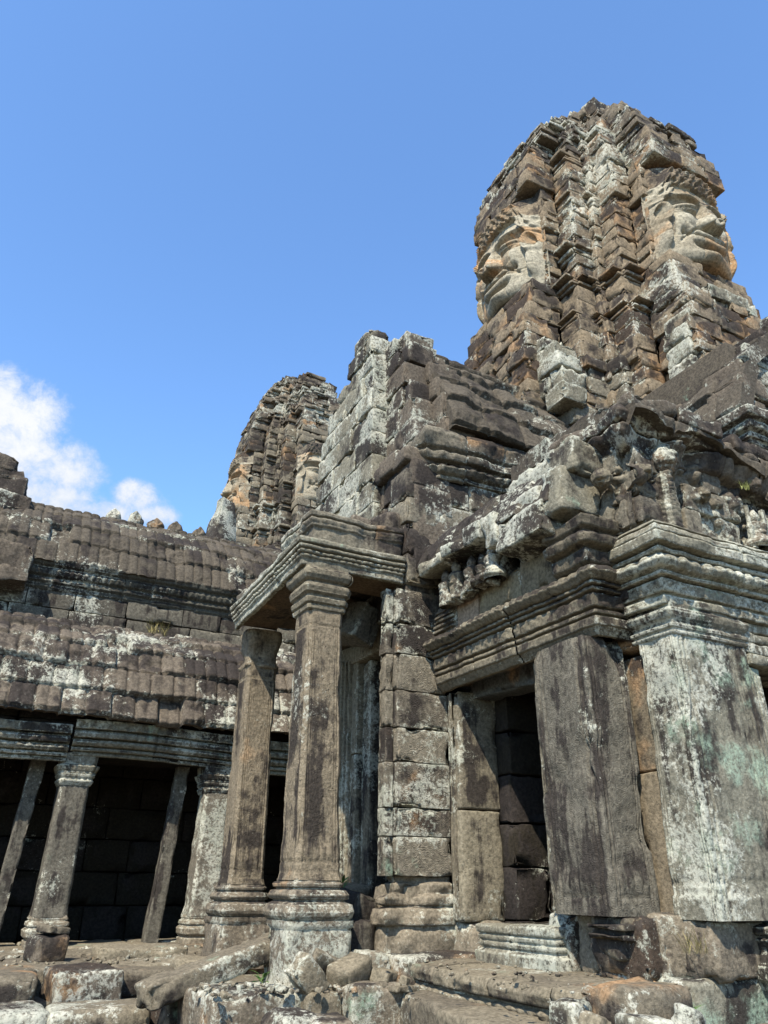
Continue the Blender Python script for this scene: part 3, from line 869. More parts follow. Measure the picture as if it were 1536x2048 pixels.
stone(mb, (1.8, 10.95, 0.7), (8.6, 0.3, 2.9), (0, 0, 0), 0.02, 0.0, 0.5, 0)
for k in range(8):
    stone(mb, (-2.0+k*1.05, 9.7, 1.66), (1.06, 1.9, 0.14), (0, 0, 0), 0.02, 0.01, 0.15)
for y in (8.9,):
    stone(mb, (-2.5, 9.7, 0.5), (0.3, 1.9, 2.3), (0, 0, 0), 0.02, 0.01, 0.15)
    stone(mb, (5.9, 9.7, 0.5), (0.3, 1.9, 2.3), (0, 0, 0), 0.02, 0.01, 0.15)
mb.build('back_wall', M_inner_shade, gal)
mb = MB()
for x0, x1, y0, y1, z0, z1 in ((-2.2, 6.4, 10.3, 12.6, 2.4, 4.0),):
    stone(mb, ((x0+x1)/2, (y0+y1)/2, (z0+z1)/2), (x1-x0, y1-y0, z1-z0), (0, 0, 0), 0.02, 0.0, 0.6, 0)
# rear slope of the roof
roof_sheet(mb, -2.2, 6.5, [(13.0, 3.7), (12.7, 4.2), (12.2, 4.65), (11.8, 4.86), (11.4, 4.92)], nc=6, seed=18, step=0.05, flip=True)
mb.build('roof_core', M_roof, gal)

# broken gable at the gallery's left end
bg_ = thing('broken_gable', (-0.15, 10.7, 4.2), 'lichen-spotted broken gable stump standing on the left end of the gallery roof', 'ruined gable')
mb = MB()
for (x, y, z, a, b, c_, r_) in ((-0.30, 10.5, 4.0, .9, .7, .5, 0), (-0.36, 10.6, 4.45, .85, .6, .42, .1), (-0.28, 10.75, 4.78, .62, .55, .30, -.1), (-0.50, 10.75, 4.80, .5, .5, .36, .1), (-0.32, 10.8, 5.02, .46, .42, .22, .2), (-0.36, 10.8, 5.20, .42, .36, .2, .05), (-0.66, 10.8, 5.1, .4, .4, .4, .1), (-0.05, 10.45, 4.25, .4, .35, .4, .3), (0.06, 10.5, 3.95, .35, .3, .4, .2),
      (-0.2, 9.85, 3.55, .9, .4, .36, .0), (-0.15, 9.82, 3.3, .8, .35, .2, .02)):
    stone(mb, (x, y, z), (a, b, c_), (rng.uniform(-.08, .08), rng.uniform(-.1, .1), r_), 0.015, 0.05, 0.04, 0.12, freq=5)
mb.build('gable_block', M_roof2, bg_)
# ------------------------------------------------------------------ columned porch in the middle
porch = thing('column_porch', (2.7, 6.2, -0.56), 'small open stone porch with two tall moulded columns carrying a corniced beam', 'temple porch')

def porch_column(x, y, hb, ht, z0, zt, k, lean, plinth, capital=True):
    mb = MB()
    loft(mb, (x, y), [(hb+0.012, z0+0.25), (hb, z0+0.30), (hb-0.004, z0+0.6), (ht, zt-0.47), (ht-0.006, zt-0.462), (ht+0.002, zt-0.452), (ht+0.003, zt-0.30)], 0.17, 44, 0.014,
         lambda q, s, z: -0.008*((np.abs(s) < 0.90) & (np.abs(s) > 0.84) & (z > z0+0.36) & (z < zt-0.5)) - 0.006*((np.abs(s) < 0.74) & (np.abs(s) > 0.70) & (z > z0+0.36) & (z < zt-0.5)) + 0.010*(np.abs(s) < 0.74)*np.sqrt(np.abs(np.sin(np.clip(s, -1, 1)*9)))*np.exp(-((z-z0-0.44)/0.05)**2) - 0.008*np.exp(-((z-z0-0.37)/0.006)**2),
         0.0035, 0.35+0.1*k, lean, wear=0.018, seed=k*11, zref=z0)
    p = mb.build('column', M_col, porch)
    mb = MB()
    g = hb
    pt, pt2 = petals(z0+.02, z0+.13, 7, .012), petals(z0+.145, z0+.185, 11, .006)
    loft(mb, (x, y), [(g+.05, z0), (g+.066, z0+.02), (g+.078, z0+.055), (g+.066, z0+.10), (g+.03, z0+.118), (g+.02, z0+.125), (g+.05, z0+.135), (g+.058, z0+.16), (g+.044, z0+.187), (g+.012, z0+.195), (g+.012, z0+.202), (g+.03, z0+.208), (g+.034, z0+.228), (g+.022, z0+.24), (g+.008, z0+.243), (g+.010, z0+.26)],
         0.12, 16, 0.008, lambda q, s, z: pt(q, s, z)+pt2(q, s, z), 0.006, 0.5, lean, wear=0.05, seed=k+2, zref=z0)
    mb.build('base', M_plinth, p)
    mb = MB()
    loft(mb, (x, y), [(g+.075, plinth), (g+.062, z0-0.07), (g+.058, z0-0.045), (g+.07, z0-.035), (g+.07, z0+.004)], 0.05, 14, 0.025, None, 0.012, 0.6, (0, 0), wear=0.05, seed=k+5)
    mb.build('plinth', M_plinth, p)
    mb = MB()
    h = ht
    if capital:
        c1 = petals(zt-.29, zt-.2, 9, .006)
        loft(mb, (x, y), [(h+.002, zt-.345), (h+.018, zt-.335), (h+.022, zt-.305), (h+.012, zt-.297), (h+.03, zt-.285), (h+.036, zt-.25), (h+.022, zt-.232), (h+.026, zt-.222), (h+.052, zt-.205), (h+.066, zt-.165), (h+.058, zt-.138), (h+.034, zt-.125), (h+.034, zt-.115), (h+.060, zt-.10), (h+.078, zt-.068), (h+.078, zt-.03), (h+.06, zt-.008), (h+.06, zt+.01)],
             0.10, 16, 0.007, c1, 0.006, 0.4, lean, wear=0.035, seed=k+8, zref=z0)
    else:
        loft(mb, (x, y), [(h+.004, zt-.36), (h+.02, zt-.35), (h+.02, zt-.325), (h-.005, zt-.31), (h-.015, zt-.24), (h+.01, zt-.12), (h+.03, zt-.03), (h+.03, zt+.01)], 0.22, 14, 0.02, None, 0.02, 0.3, lean, wear=0.10, seed=k+8, zref=z0)
    mb.build('capital', M_door if capital else M_col, p)

porch_column(2.352, 5.56, 0.172, 0.146, -0.22, 2.31, 0, (-0.010, 0.0), -0.62)
porch_column(2.385, 7.165, 0.158, 0.146, -0.25, 2.235, 1, (0.0, 0.0), -0.62, capital=False)

# beam: moulded on the outside, flat stones inside
mb = MB()
sag = lambda s: -0.085*np.clip(1-s/1.70, 0, 1)
pr = [(-0.04, 2.315), (0.0, 2.318), (0.0, 2.375), (0.018, 2.385), (0.018, 2.40), (0.0, 2.404), (0.0, 2.41), (0.026, 2.414), (0.030, 2.432), (0.006, 2.437), (0.006, 2.446), (0.04, 2.452), (0.045, 2.474), (0.018, 2.479), (0.018, 2.488), (0.055, 2.495), (0.056, 2.53), (0.03, 2.55), (-0.12, 2.58)]
sweep(mb, [(2.085, 7.10), (2.085, 5.375), (3.02, 5.375)], pr, lift=sag, wear=0.03, amp=0.007, jit=0.006, blk=(0.7, 1.3), seed=4,
      decor=lambda s, z: 0.007*np.cos(s*2*math.pi/0.06)*((z > 2.405) & (z < 2.435)))
bm = mb.build('beam', M_corn, porch)
mb = MB()
stone(mb, (2.31, 6.30, 2.375), (0.38, 1.5, 0.15), (-0.045, 0, 0), 0.02, 0.01, 0.08)
stone(mb, (2.78, 5.63, 2.43), (0.60, 0.46, 0.17), (0, 0, 0), 0.02, 0.012, 0.06)
stone(mb, (2.25, 5.60, 2.44), (0.30, 0.40, 0.17), (0, 0, 0), 0.02, 0.012, 0.06)
for k in range(4):
    stone(mb, (2.92, 6.02+0.36*k, 2.50-0.02*k), (1.5, 0.35, 0.14), (0, 0, 0), 0.02, 0.015, 0.08)
mb.build('ceiling_slab', stone_mat('warm_ceiling_stone', light=(0.30, 0.20, 0.13), dark=(0.17, 0.12, 0.085), patina=0.5, lichen=0.05, green=0.05, orange=0.35), porch)
mb = MB()
pr = [(0.0, 2.57), (0.0, 2.70), (0.02, 2.71), (0.02, 2.735), (0.03, 2.745), (0.033, 2.77), (0.01, 2.775), (0.01, 2.785), (0.035, 2.79), (0.035, 2.83), (-0.1, 2.85)]
sweep(mb, [(2.18, 6.1), (2.18, 5.41), (3.02, 5.41)], pr, wear=0.05, amp=0.012, jit=0.012, blk=(0.4, 0.6), seed=14, lift=lambda s: -0.01+0*s)
stone(mb, (2.62, 5.72, 2.70), (0.84, 0.56, 0.26), (0, 0, 0), 0.02, 0.015, 0.06)
for k in range(5):
    stone(mb, (2.42+0.2*(k % 2), 6.0+0.30*k, 2.60+0.02*(k % 2)), (0.55, 0.29, 0.18), (rng.uniform(-.05, .05), rng.uniform(-.1, .05), 0), 0.03, 0.03, 0.06)
mb.build('upper_course', M_wall, porch)

# pier at the inner corner: big coursed blocks over a moulded base
mb = MB()
zz = wall(mb, (2.955, 5.378, 0.06), (1, 0), (0, -1), 0.475, [0.27, 0.20, 0.33, 0.26, 0.29, 0.30, 0.26, 0.30], depth=0.15, blk=(0.30, 0.60), out=0.004, r=0.006, amp=0.004, chip=0.045, res=0.035, gap=0.004, tilt=0.001)
stone(mb, (3.24, 5.66, 1.25), (0.38, 0.42, 2.35), (0, 0, 0), 0.012, 0.006, 0.08)
wall(mb, (2.88, 5.435, 0.06), (1, 0), (0, -1), 0.075, [0.27, 0.20, 0.33, 0.26, 0.29, 0.30, 0.26, 0.30], depth=0.12, blk=(0.075, 0.08), out=0.003, r=0.006, amp=0.003, chip=0.04, res=0.035, gap=0.003, tilt=0.0)
pier = mb.build('pier', stone_mat('carved_pier_stone', light=(0.31, 0.255, 0.195), dark=(0.18, 0.145, 0.115), patina=0.38, lichen=0.62, green=0.25, orange=0.05, carve=1.1), porch)
mb = MB()
pr = [(0.05, -0.62), (0.05, -0.30), (0.04, -0.26), (0.075, -0.25), (0.085, -0.20), (0.07, -0.15), (0.03, -0.135), (0.06, -0.12), (0.068, -0.08), (0.05, -0.055), (0.02, -0.05), (0.03, -0.02), (0.035, 0.015), (0.0, 0.03), (0.0, 0.06)]
sweep(mb, [(2.885, 5.53), (2.885, 5.385), (3.43, 5.385)], pr, wear=0.09, amp=0.014, jit=0.012, blk=(0.5, 0.6), seed=24, chipf=3)
stone(mb, (3.24, 5.68, -0.3), (0.38, 0.55, 0.62), (0, 0, 0), 0.02, 0.01, 0.1)
stone(mb, (3.12, 5.20, -0.52), (0.62, 0.34, 0.22), (0, 0, 0), 0.03, 0.02, 0.05)
mb.build('moulded_foot', M_plinth, pier)

# door frame inside the porch
mb = MB()
def jamb(x0, x1, y0, y1, z0, z1, mb=None, **k):
    stone(mb, ((x0+x1)/2, (y0+y1)/2, (z0+z1)/2), (x1-x0, y1-y0, z1-z0), (0, 0, 0), **{'r': 0.012, 'amp': 0.005, 'res': 0.05, 'chip': 0.02, **k})
jamb(3.04, 3.5, 6.78, 6.99, -0.3, 1.1, mb); jamb(3.04, 3.5, 6.78, 6.99, 1.105, 1.98, mb)
for k in range(3): jamb(3.09+.025*k, 3.5, 6.74-.035*k, 6.79-.035*k, -0.25, 1.97, mb, r=.008)
jamb(3.17, 3.52, 6.55, 6.675, -0.2, 1.08, mb); jamb(3.17, 3.52, 6.55, 6.675, 1.085, 1.95, mb)
jamb(3.235, 3.60, 6.40, 6.56, -0.15, 1.93, mb)
jamb(3.15, 3.6, 5.4, 7.1, 1.93, 2.12, mb); jamb(3.05, 3.6, 5.4, 7.2, 2.125, 2.42, mb)
jamb(3.04, 3.5, 6.99, 7.6, -0.5, 2.4, mb, res=.08)
mb.build('door_frame', M_door, porch)
mb = MB()
stone(mb, (2.93, 6.12, 2.15), (0.26, 0.40, 0.34), (0.25, 0.28, 0.35), 0.015, 0.012, 0.04, 0.06)
mb.build('hanging_lintel_stub', M_dark, porch)
# ------------------------------------------------------------------ vaulted hall behind the porch
hall = thing('vaulted_hall', (4.0, 6.3, -0.4), 'massive stone hall with dark vaulted roof and a tall pale gable slab behind the porch', 'temple hall')
mb = MB()
wall(mb, (3.03, 5.345, 2.32), (1, 0), (0, -1), 2.5, [0.28, 0.30, 0.25, 0.30], depth=0.3, blk=(0.26, 0.5), out=0.014, res=0.05, chip=0.05)
hw = mb.build('side_wall', M_wall, hall)
mb = MB()
pr = [(0.0, 3.42), (0.03, 3.43), (0.035, 3.455), (0.012, 3.465), (0.05, 3.485), (0.085, 3.53), (0.05, 3.565), (0.03, 3.57), (0.03, 3.585), (0.11, 3.60), (0.13, 3.64), (0.13, 3.67), (0.09, 3.69), (0.14, 3.72), (0.15, 3.84), (0.12, 3.90), (-0.1, 3.92)]
sweep(mb, [(3.28, 6.1), (3.28, 5.34), (5.4, 5.34)], pr, jit=0.03, wear=0.06, amp=0.012, blk=(0.28, 0.5), seed=33, decor=lambda s, z: 0.022*np.abs(np.cos(s*math.pi/0.10))*((z > 3.48) & (z < 3.57)))
mb.build('cornice', M_wall, hall)
mb = MB()
roof_sheet(mb, 3.47, 5.5, [(5.17, 3.90), (5.20, 4.10), (5.27, 4.32), (5.42, 4.60), (5.62, 4.92), (5.85, 5.20), (6.10, 5.40), (6.35, 5.48)], rib=0.42, nc=6, lip=0.045, ribh=0.012, seed=41, jit=0.028, blkr=1, groove=0.03, rough=0.02, sag=lambda s: 0.06*np.sin(s*1.9+1))
roof_sheet(mb, 3.47, 5.5, [(7.5, 3.90), (7.4, 4.4), (7.1, 4.9), (6.7, 5.35), (6.35, 5.48)], rib=0.42, nc=5, seed=43, step=0.04, flip=True)
hr = mb.build('vault_roof', M_roof, hall)
mb = MB()
def vo(z):
    w = np.interp(z, [2.6, 3.95, 4.3, 4.9, 5.4], [1.04, 1.08, 1.04, 0.74, 0.3])
    return (1.05-w, 1.05+w)
wall(mb, (3.42, 7.40, 3.55), (0, -1), (-1, 0), 2.1, [0.28, 0.26, 0.30, 0.26, 0.27, 0.27], depth=0.35, blk=(0.3, 0.5), out=0.02, outline=vo, res=0.05, chip=0.06)
wall(mb, (3.10, 7.40, 2.45), (0, -1), (-1, 0), 2.06, [0.27, 0.30, 0.28, 0.27], depth=0.4, blk=(0.3, 0.5), out=0.02, res=0.06, chip=0.06)
for (y, z, w, h) in ((5.50, 3.62, .3, .16), (5.75, 3.66, .32, .2), (6.0, 3.64, .3, .18)):
    stone(mb, (3.2, y, z), (0.32, w, h), (0, rng.uniform(-.1, .1), rng.uniform(-.1, .1)), 0.03, 0.025, 0.05, 0.06)
stone(mb, (3.42, 5.92, 5.26), (0.34, 0.40, 0.24), (0.1, 0, 0), 0.012, 0.02, 0.05, 0.08)
stone(mb, (3.40, 5.84, 5.02), (0.34, 0.46, 0.26), (0, 0, 0), 0.012, 0.02, 0.05, 0.08)
def so(z):
    return (0.0, float(np.interp(z, [3.6, 4.2, 4.8, 5.2, 5.4], [0.80, 0.66, 0.50, 0.30, 0.2])))
wall(mb, (3.19, 6.14, 3.60), (0, -1), (-1, 0), 0.8, [0.26, 0.24, 0.28, 0.24, 0.26, 0.24, 0.22], depth=0.3, blk=(0.25, 0.5), out=0.014, outline=so, res=0.045, chip=0.07, tilt=0.01)
mb.build('front_wall', M_roof2, hall)
mb = MB()
def ped(z):
    a = np.interp(z, [2.4, 4.1, 4.6, 5.05, 5.25, 5.42, 5.62], [0.0, 0.0, 0.12, 0.42, 0.72, 0.92, 1.05])
    b = np.interp(z, [2.4, 3.5, 4.2, 5.0, 5.45, 5.6], [1.5, 1.5, 1.46, 1.46, 1.44, 1.32])
    return (a, b)
wall(mb, (3.02, 7.50, 2.50), (0, -1), (-1, 0), 1.5, [0.30, 0.28, 0.30, 0.26, 0.30, 0.28, 0.28, 0.25, 0.26, 0.22, 0.22, 0.16], depth=0.26, blk=(0.30, 0.6), out=0.014, outline=ped, r=0.010, amp=0.012, res=0.045, chip=0.08, tilt=0.003, gap=0.004)
mb.build('gable_slab', M_corn, hall)
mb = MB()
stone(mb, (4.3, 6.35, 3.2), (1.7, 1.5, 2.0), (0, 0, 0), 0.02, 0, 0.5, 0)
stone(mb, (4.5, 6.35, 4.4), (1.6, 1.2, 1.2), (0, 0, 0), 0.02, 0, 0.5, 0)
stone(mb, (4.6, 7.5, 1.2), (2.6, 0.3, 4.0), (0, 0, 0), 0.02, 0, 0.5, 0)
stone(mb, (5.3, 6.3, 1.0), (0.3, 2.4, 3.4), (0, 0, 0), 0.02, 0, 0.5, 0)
mb.build('hall_core', M_inner_shade, hall)
# loose lumps on the porch roof in front of the hall
mb = MB()
for (x, y, z, a, b, c_) in ((3.0, 5.62, 2.93, .3, .3, .22), (2.86, 5.95, 2.90, .3, .34, .22), (2.75, 5.7, 2.90, .2, .2, .16)):
    stone(mb, (x, y, z), (a, b, c_), (rng.uniform(-.3, .3), rng.uniform(-.3, .3), rng.uniform(-1, 1)), 0.08, 0.04, 0.04, 0.06)
mb.build('roof_rubble', M_roof2, hall)
# ------------------------------------------------------------------ wing with the dark doorway, right of the porch
wing = thing('doorway_wing', (3.4, 4.5, -0.45), 'weathered stone wing with a dark doorway under a heavy carved lintel and broken figures', 'temple wing')
mb = MB()
jamb(3.385, 3.76, 5.175, 5.31, -0.23, 0.52, mb, r=.02, chip=.05); jamb(3.385, 3.76, 5.175, 5.31, 0.525, 1.41, mb, r=.02, chip=.05)
for k in range(4): jamb(3.365+.006*k, 3.42, 5.225+.024*k, 5.243+.024*k, -0.22, 1.40, mb, r=.006, chip=0.01)
jl = mb.build('door_jamb', M_door, wing)
mb = MB()
jamb(3.385, 3.72, 4.035, 4.20, -0.13, 1.41, mb, r=.015, chip=.03)
for k in range(4): jamb(3.355+.008*k, 3.42, 4.05+.033*k, 4.073+.033*k, -0.12, 1.40, mb, r=.007, chip=0.012)
mb.build('door_jamb', M_door, wing)
mb = MB()
stone(mb, (3.66, 4.69, 1.42), (0.22, 1.06, 0.16), (0.05, 0, 0), 0.012, 0.008, 0.05, 0.03)
stone(mb, (3.62, 4.60, 1.56), (0.44, 1.5, 0.16), (0, 0, 0), 0.012, 0.008, 0.08, 0.03)
mb.build('inner_lintel', stone_mat('blue_grey_lintel_stone', light=(0.20, 0.19, 0.18), dark=(0.12, 0.115, 0.11), patina=0.4, lichen=0.25, green=0.2, orange=0.05), wing)
# carved slab pilaster beside the door
mb = MB()
loft(mb, (3.42, 3.77), [(0.17, -0.14), (0.168, 0.0), (0.166, 0.9), (0.165, 1.22), (0.165, 1.36), (0.15, 1.42)], 0.05, 60, 0.016, lambda q, s, z: -0.012*((np.abs(s) < 0.84) & (np.abs(s) > 0.78) & (z > -0.08)) - 0.010*((np.abs(s) < 0.70) & (np.abs(s) > 0.66) & (z > -0.08)) - 0.010*(np.abs(s) < 0.66)*(np.abs(z+0.05) < 0.012) + 0.012*(np.abs(s) < 0.6)*np.sqrt(np.abs(np.sin(s*8)))*np.exp(-((z-0.04)/0.05)**2) - 0.10*sstep(z, 1.15, 1.45)*sstep(s, 0.0, 1.0)*(q == 3),
     0.008, 0.4, (-0.01, 0), wear=0.06, asp=1.55, seed=3)
pil = mb.build('carved_pilaster', M_slab, wing)
# wall strip between the pilaster and the corner pillar
mb = MB()
jamb(3.62, 4.1, 3.36, 3.62, -0.16, 0.62, mb, r=.02, chip=.06); jamb(3.63, 4.1, 3.36, 3.62, 0.625, 1.32, mb, r=.02, chip=.06)
stone(mb, (3.72, 3.50, 1.50), (0.26, 0.26, 0.32), (0.05, 0.12, 0.05), 0.03, 0.02, 0.04, 0.06)
stone(mb, (3.78, 3.50, 1.85), (0.3, 0.3, 0.36), (0.0, 0.0, 0.05), 0.03, 0.02, 0.04, 0.06)
mb.build('recessed_wall', stone_mat('tan_wall_stone', light=(0.36, 0.275, 0.19), dark=(0.24, 0.185, 0.13), patina=0.2, lichen=0.1, green=0.1, orange=0.2, streak=0.3), wing)
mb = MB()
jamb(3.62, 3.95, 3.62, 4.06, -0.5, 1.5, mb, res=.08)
mb.build('core_wall', M_inner_shade, wing)
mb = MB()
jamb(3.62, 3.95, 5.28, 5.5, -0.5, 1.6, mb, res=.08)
mb.build('core_wall', M_inner_shade, wing)
# entablature over the door, turning the corner
mb = MB()
pr = [(-0.03, 1.415), (0.0, 1.418), (0.0, 1.432), (0.012, 1.436), (0.012, 1.45), (0.024, 1.454), (0.024, 1.468), (0.042, 1.472), (0.046, 1.525), (0.02, 1.53), (0.02, 1.54), (0.05, 1.544), (0.05, 1.565), (0.018, 1.57), (0.018, 1.582), (0.06, 1.588), (0.065, 1.665), (0.035, 1.67), (0.035, 1.68), (0.08, 1.686), (0.08, 1.703), (0.05, 1.707), (0.05, 1.714), (0.10, 1.718), (0.10, 1.733), (0.06, 1.738), (0.10, 1.748), (0.145, 1.785), (0.12, 1.825), (0.10, 1.83), (-0.1, 1.84)]
def wdec(s, z):
    d = 0.020*np.abs(np.cos(s*math.pi/0.075))*((z > 1.742) & (z < 1.828))
    d = d+0.006*np.cos(s*2*math.pi/0.03)*((z > 1.705) & (z < 1.738))
    d = d+0.008*np.cos(s*2*math.pi/0.11)*np.cos((z-1.63)*90)*((z > 1.585) & (z < 1.682))
    return d
sweep(mb, [(3.33, 5.34), (3.33, 3.47), (3.62, 3.47)], pr, decor=wdec, wear=0.045, amp=0.007, jit=0.008, blk=(0.45, 0.8), seed=52)
ent = mb.build('carved_lintel', M_door, wing)
# frieze: smooth repair panels, grooved block, then figures under the overhang
mb = MB()
jamb(3.27, 3.6, 4.96, 5.30, 1.84, 2.10, mb, chip=.05)
for k in range(5): jamb(3.235+.006*k, 3.3, 4.98, 5.28, 1.87+.042*k, 1.892+.042*k, mb, r=.008)
mb.build('grooved_block', M_wall, wing)
mb = MB()
jamb(3.27, 3.6, 4.66, 4.95, 1.84, 2.06, mb, r=.008, chip=0, amp=.002)
mb.build('repair_panel', stone_mat('pink_repair_stone', light=(0.50, 0.36, 0.26), dark=(0.44, 0.31, 0.22), patina=0.0, lichen=0.0, green=0, orange=0, bump=0.2), wing)
mb = MB()
jamb(3.27, 3.6, 4.12, 4.65, 1.84, 2.10, mb, r=.012, chip=.05); jamb(3.27, 3.6, 3.62, 4.12, 1.84, 2.12, mb, r=.012, chip=.05)
mb.build('frieze_panel', stone_mat('ochre_panel_stone', light=(0.36, 0.28, 0.18), dark=(0.24, 0.18, 0.12), patina=0.35, lichen=0.2, green=0.1, orange=0.3), wing)

def carved_figure(x, y, z, h, face, mat, parent, seed=0, seated=False, name='carved_figure', tilt=0.0):
    """small worn relief figure: crowned head, shoulders, folded arms, hips; joined to a rough back block"""
    mb = MB()
    nz_, na = 70, 40
    t = np.linspace(0, 1, nz_); a = np.linspace(0, 2*math.pi, na, endpoint=False)
    # half width and depth along the height
    zw = [0, .06, .14, .24, .34, .42, .52, .60, .655, .68, .72, .78, .83, .86, .90, .95, 1.0]
    if seated: w_ = [.34, .40, .40, .30, .20, .19, .25, .28, .18, .09, .125, .15, .14, .125, .10, .06, .015]
    else:      w_ = [.20, .21, .20, .22, .19, .17, .22, .25, .17, .09, .115, .135, .13, .12, .09, .055, .015]
    wd = np.interp(t, zw, w_)*h; dp = np.interp(t, zw, [v*0.62+0.03 for v in w_])*h
    A, T = np.meshgrid(a, t, indexing='ij')
    X = np.cos(A)*wd[None, :]; Y = np.sin(A)*dp[None, :]; Z = T*h
    front = np.clip(-np.sin(A), 0, 1)
    cx_ = X/h
    bump_ = revolve_bumps(cx_, T, [(-.19, .42, .07, .17, .05, .3), (.19, .42, .07, .17, .05, -.3), (0, .40, .16, .05, .05), (0, .745, .03, .03, .03), (-.05, .77, .03, .012, .01), (.05, .77, .03, .012, .01)])
    if seated: bump_ = bump_+revolve_bumps(cx_, T, [(-.22, .10, .20, .08, .09, .15), (.22, .10, .20, .08, .09, -.15)])
    Y = Y-bump_*h*front
    P = np.stack([X, Y, Z], -1).reshape(-1, 3)
    P += 0.028*h*np.stack([fbm(P/h*5+seed*3, 2, 1), fbm(P/h*5+seed*3, 2, 2), 0.4*fbm(P/h*5+seed*3, 2, 3)], 1)
    P[:, 0] += np.sin(tilt)*P[:, 2]
    th = math.atan2(face[1], face[0])+math.pi/2
    c_, s_ = math.cos(th), math.sin(th)
    Q = np.stack([P[:, 0]*c_-P[:, 1]*s_+x, P[:, 0]*s_+P[:, 1]*c_+y, P[:, 2]+z], 1)
    mb.add(Q, grid_faces(na, nz_, closed=True), rng.random(), 0.35)
    return mb.build(name, mat, parent)
for k, (y, z, h, tl) in enumerate(((4.99, 2.02, .31, .05), (4.80, 2.03, .34, -.06), (4.62, 2.02, .31, .08), (4.46, 2.03, .26, .0), (4.32, 2.03, .30, -.05))):
    carved_figure(3.19, y, z, h, (-1, 0), M_door if k % 2 else M_plinth, wing, k, k in (3, 4), tilt=tl)
mb = MB()
stone(mb, (3.34, 4.70, 2.20), (0.22, 0.85, 0.30), (0, 0.1, 0), 0.03, 0.04, 0.04, 0.09, freq=7)
for k in range(9):
    stone(mb, (3.20+rng.uniform(-.03, .04), 4.95-k*0.075, 2.055+rng.uniform(-.02, .02)), (0.11, 0.07, 0.06), (rng.uniform(-.4, .4), rng.uniform(-.4, .4), rng.uniform(-.4, .4)), 0.025, 0.02, 0.02, 0.03)
mb.build('figure_ledge', M_wall, wing)
# overhanging eave stones
mb = MB()
for (x, y, z, a, b, c_, ry) in ((3.28, 5.02, 2.40, .46, .34, .11, -.12), (3.27, 4.68, 2.42, .46, .30, .10, -.15), (3.27, 4.40, 2.42, .44, .24, .16, -.05), (3.26, 4.18, 2.36, .40, .18, .26, -.05), (3.25, 3.84, 2.22, .40, .50, .24, .12), (3.28, 3.86, 2.42, .34, .44, .18, -.1), (3.28, 3.52, 2.38, .34, .22, .34, .05), (3.36, 3.50, 2.62, .36, .30, .26, .1), (3.46, 3.92, 2.66, .40, .62, .28, -.05)):
    stone(mb, (x, y, z), (a, b, c_), (rng.uniform(-.05, .05), ry, rng.uniform(-.08, .08)), 0.022, 0.022, 0.035, 0.10, freq=6)
mb.build('eave_stone', M_corn, wing)
mb = MB()
pr = [(0.0, 1.84), (0.04, 1.86), (0.05, 1.93), (0.02, 1.95), (0.08, 1.97), (0.10, 2.02), (0.06, 2.06), (0.11, 2.08), (0.13, 2.14), (0.05, 2.19), (-0.1, 2.20)]
sweep(mb, [(3.26, 3.72), (3.26, 3.42), (3.56, 3.42)], pr, decor=lambda s, z: 0.016*np.abs(np.cos(s*math.pi/0.07))*((z > 1.96) & (z < 2.05)), wear=0.06, amp=0.008, jit=0.012, blk=(0.25, 0.5), seed=57)
mb.build('corner_scroll', M_door, wing)
# dark roof running towards the corner
mb = MB()
roof_sheet(mb, 5.3, 3.55, [(3.12, 2.36), (3.17, 2.54), (3.28, 2.71), (3.44, 2.81), (3.75, 2.85), (4.4, 2.86)], rib=0.5, nc=3, lip=0.03, ribh=0.008, seed=61, axis='y', blkr=1, jit=0.025, rough=0.025, flip=False, sag=lambda s: -0.01*s+0.02*np.sin(s*2.5))
wr = mb.build('roof', M_roof, wing)
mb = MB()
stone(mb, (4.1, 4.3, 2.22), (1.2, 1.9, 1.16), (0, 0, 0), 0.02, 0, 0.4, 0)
mb.build('roof_core', M_inner_shade, wing)
# dark room behind the doorway
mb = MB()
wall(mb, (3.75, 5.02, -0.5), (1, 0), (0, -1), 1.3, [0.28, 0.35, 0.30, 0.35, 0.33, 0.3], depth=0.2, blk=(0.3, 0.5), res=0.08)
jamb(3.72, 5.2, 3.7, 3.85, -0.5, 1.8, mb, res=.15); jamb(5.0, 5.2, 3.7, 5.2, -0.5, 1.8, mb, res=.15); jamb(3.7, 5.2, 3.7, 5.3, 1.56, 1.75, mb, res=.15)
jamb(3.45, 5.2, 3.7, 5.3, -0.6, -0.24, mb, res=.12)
mb.build('room_wall', M_inner_shade, wing)
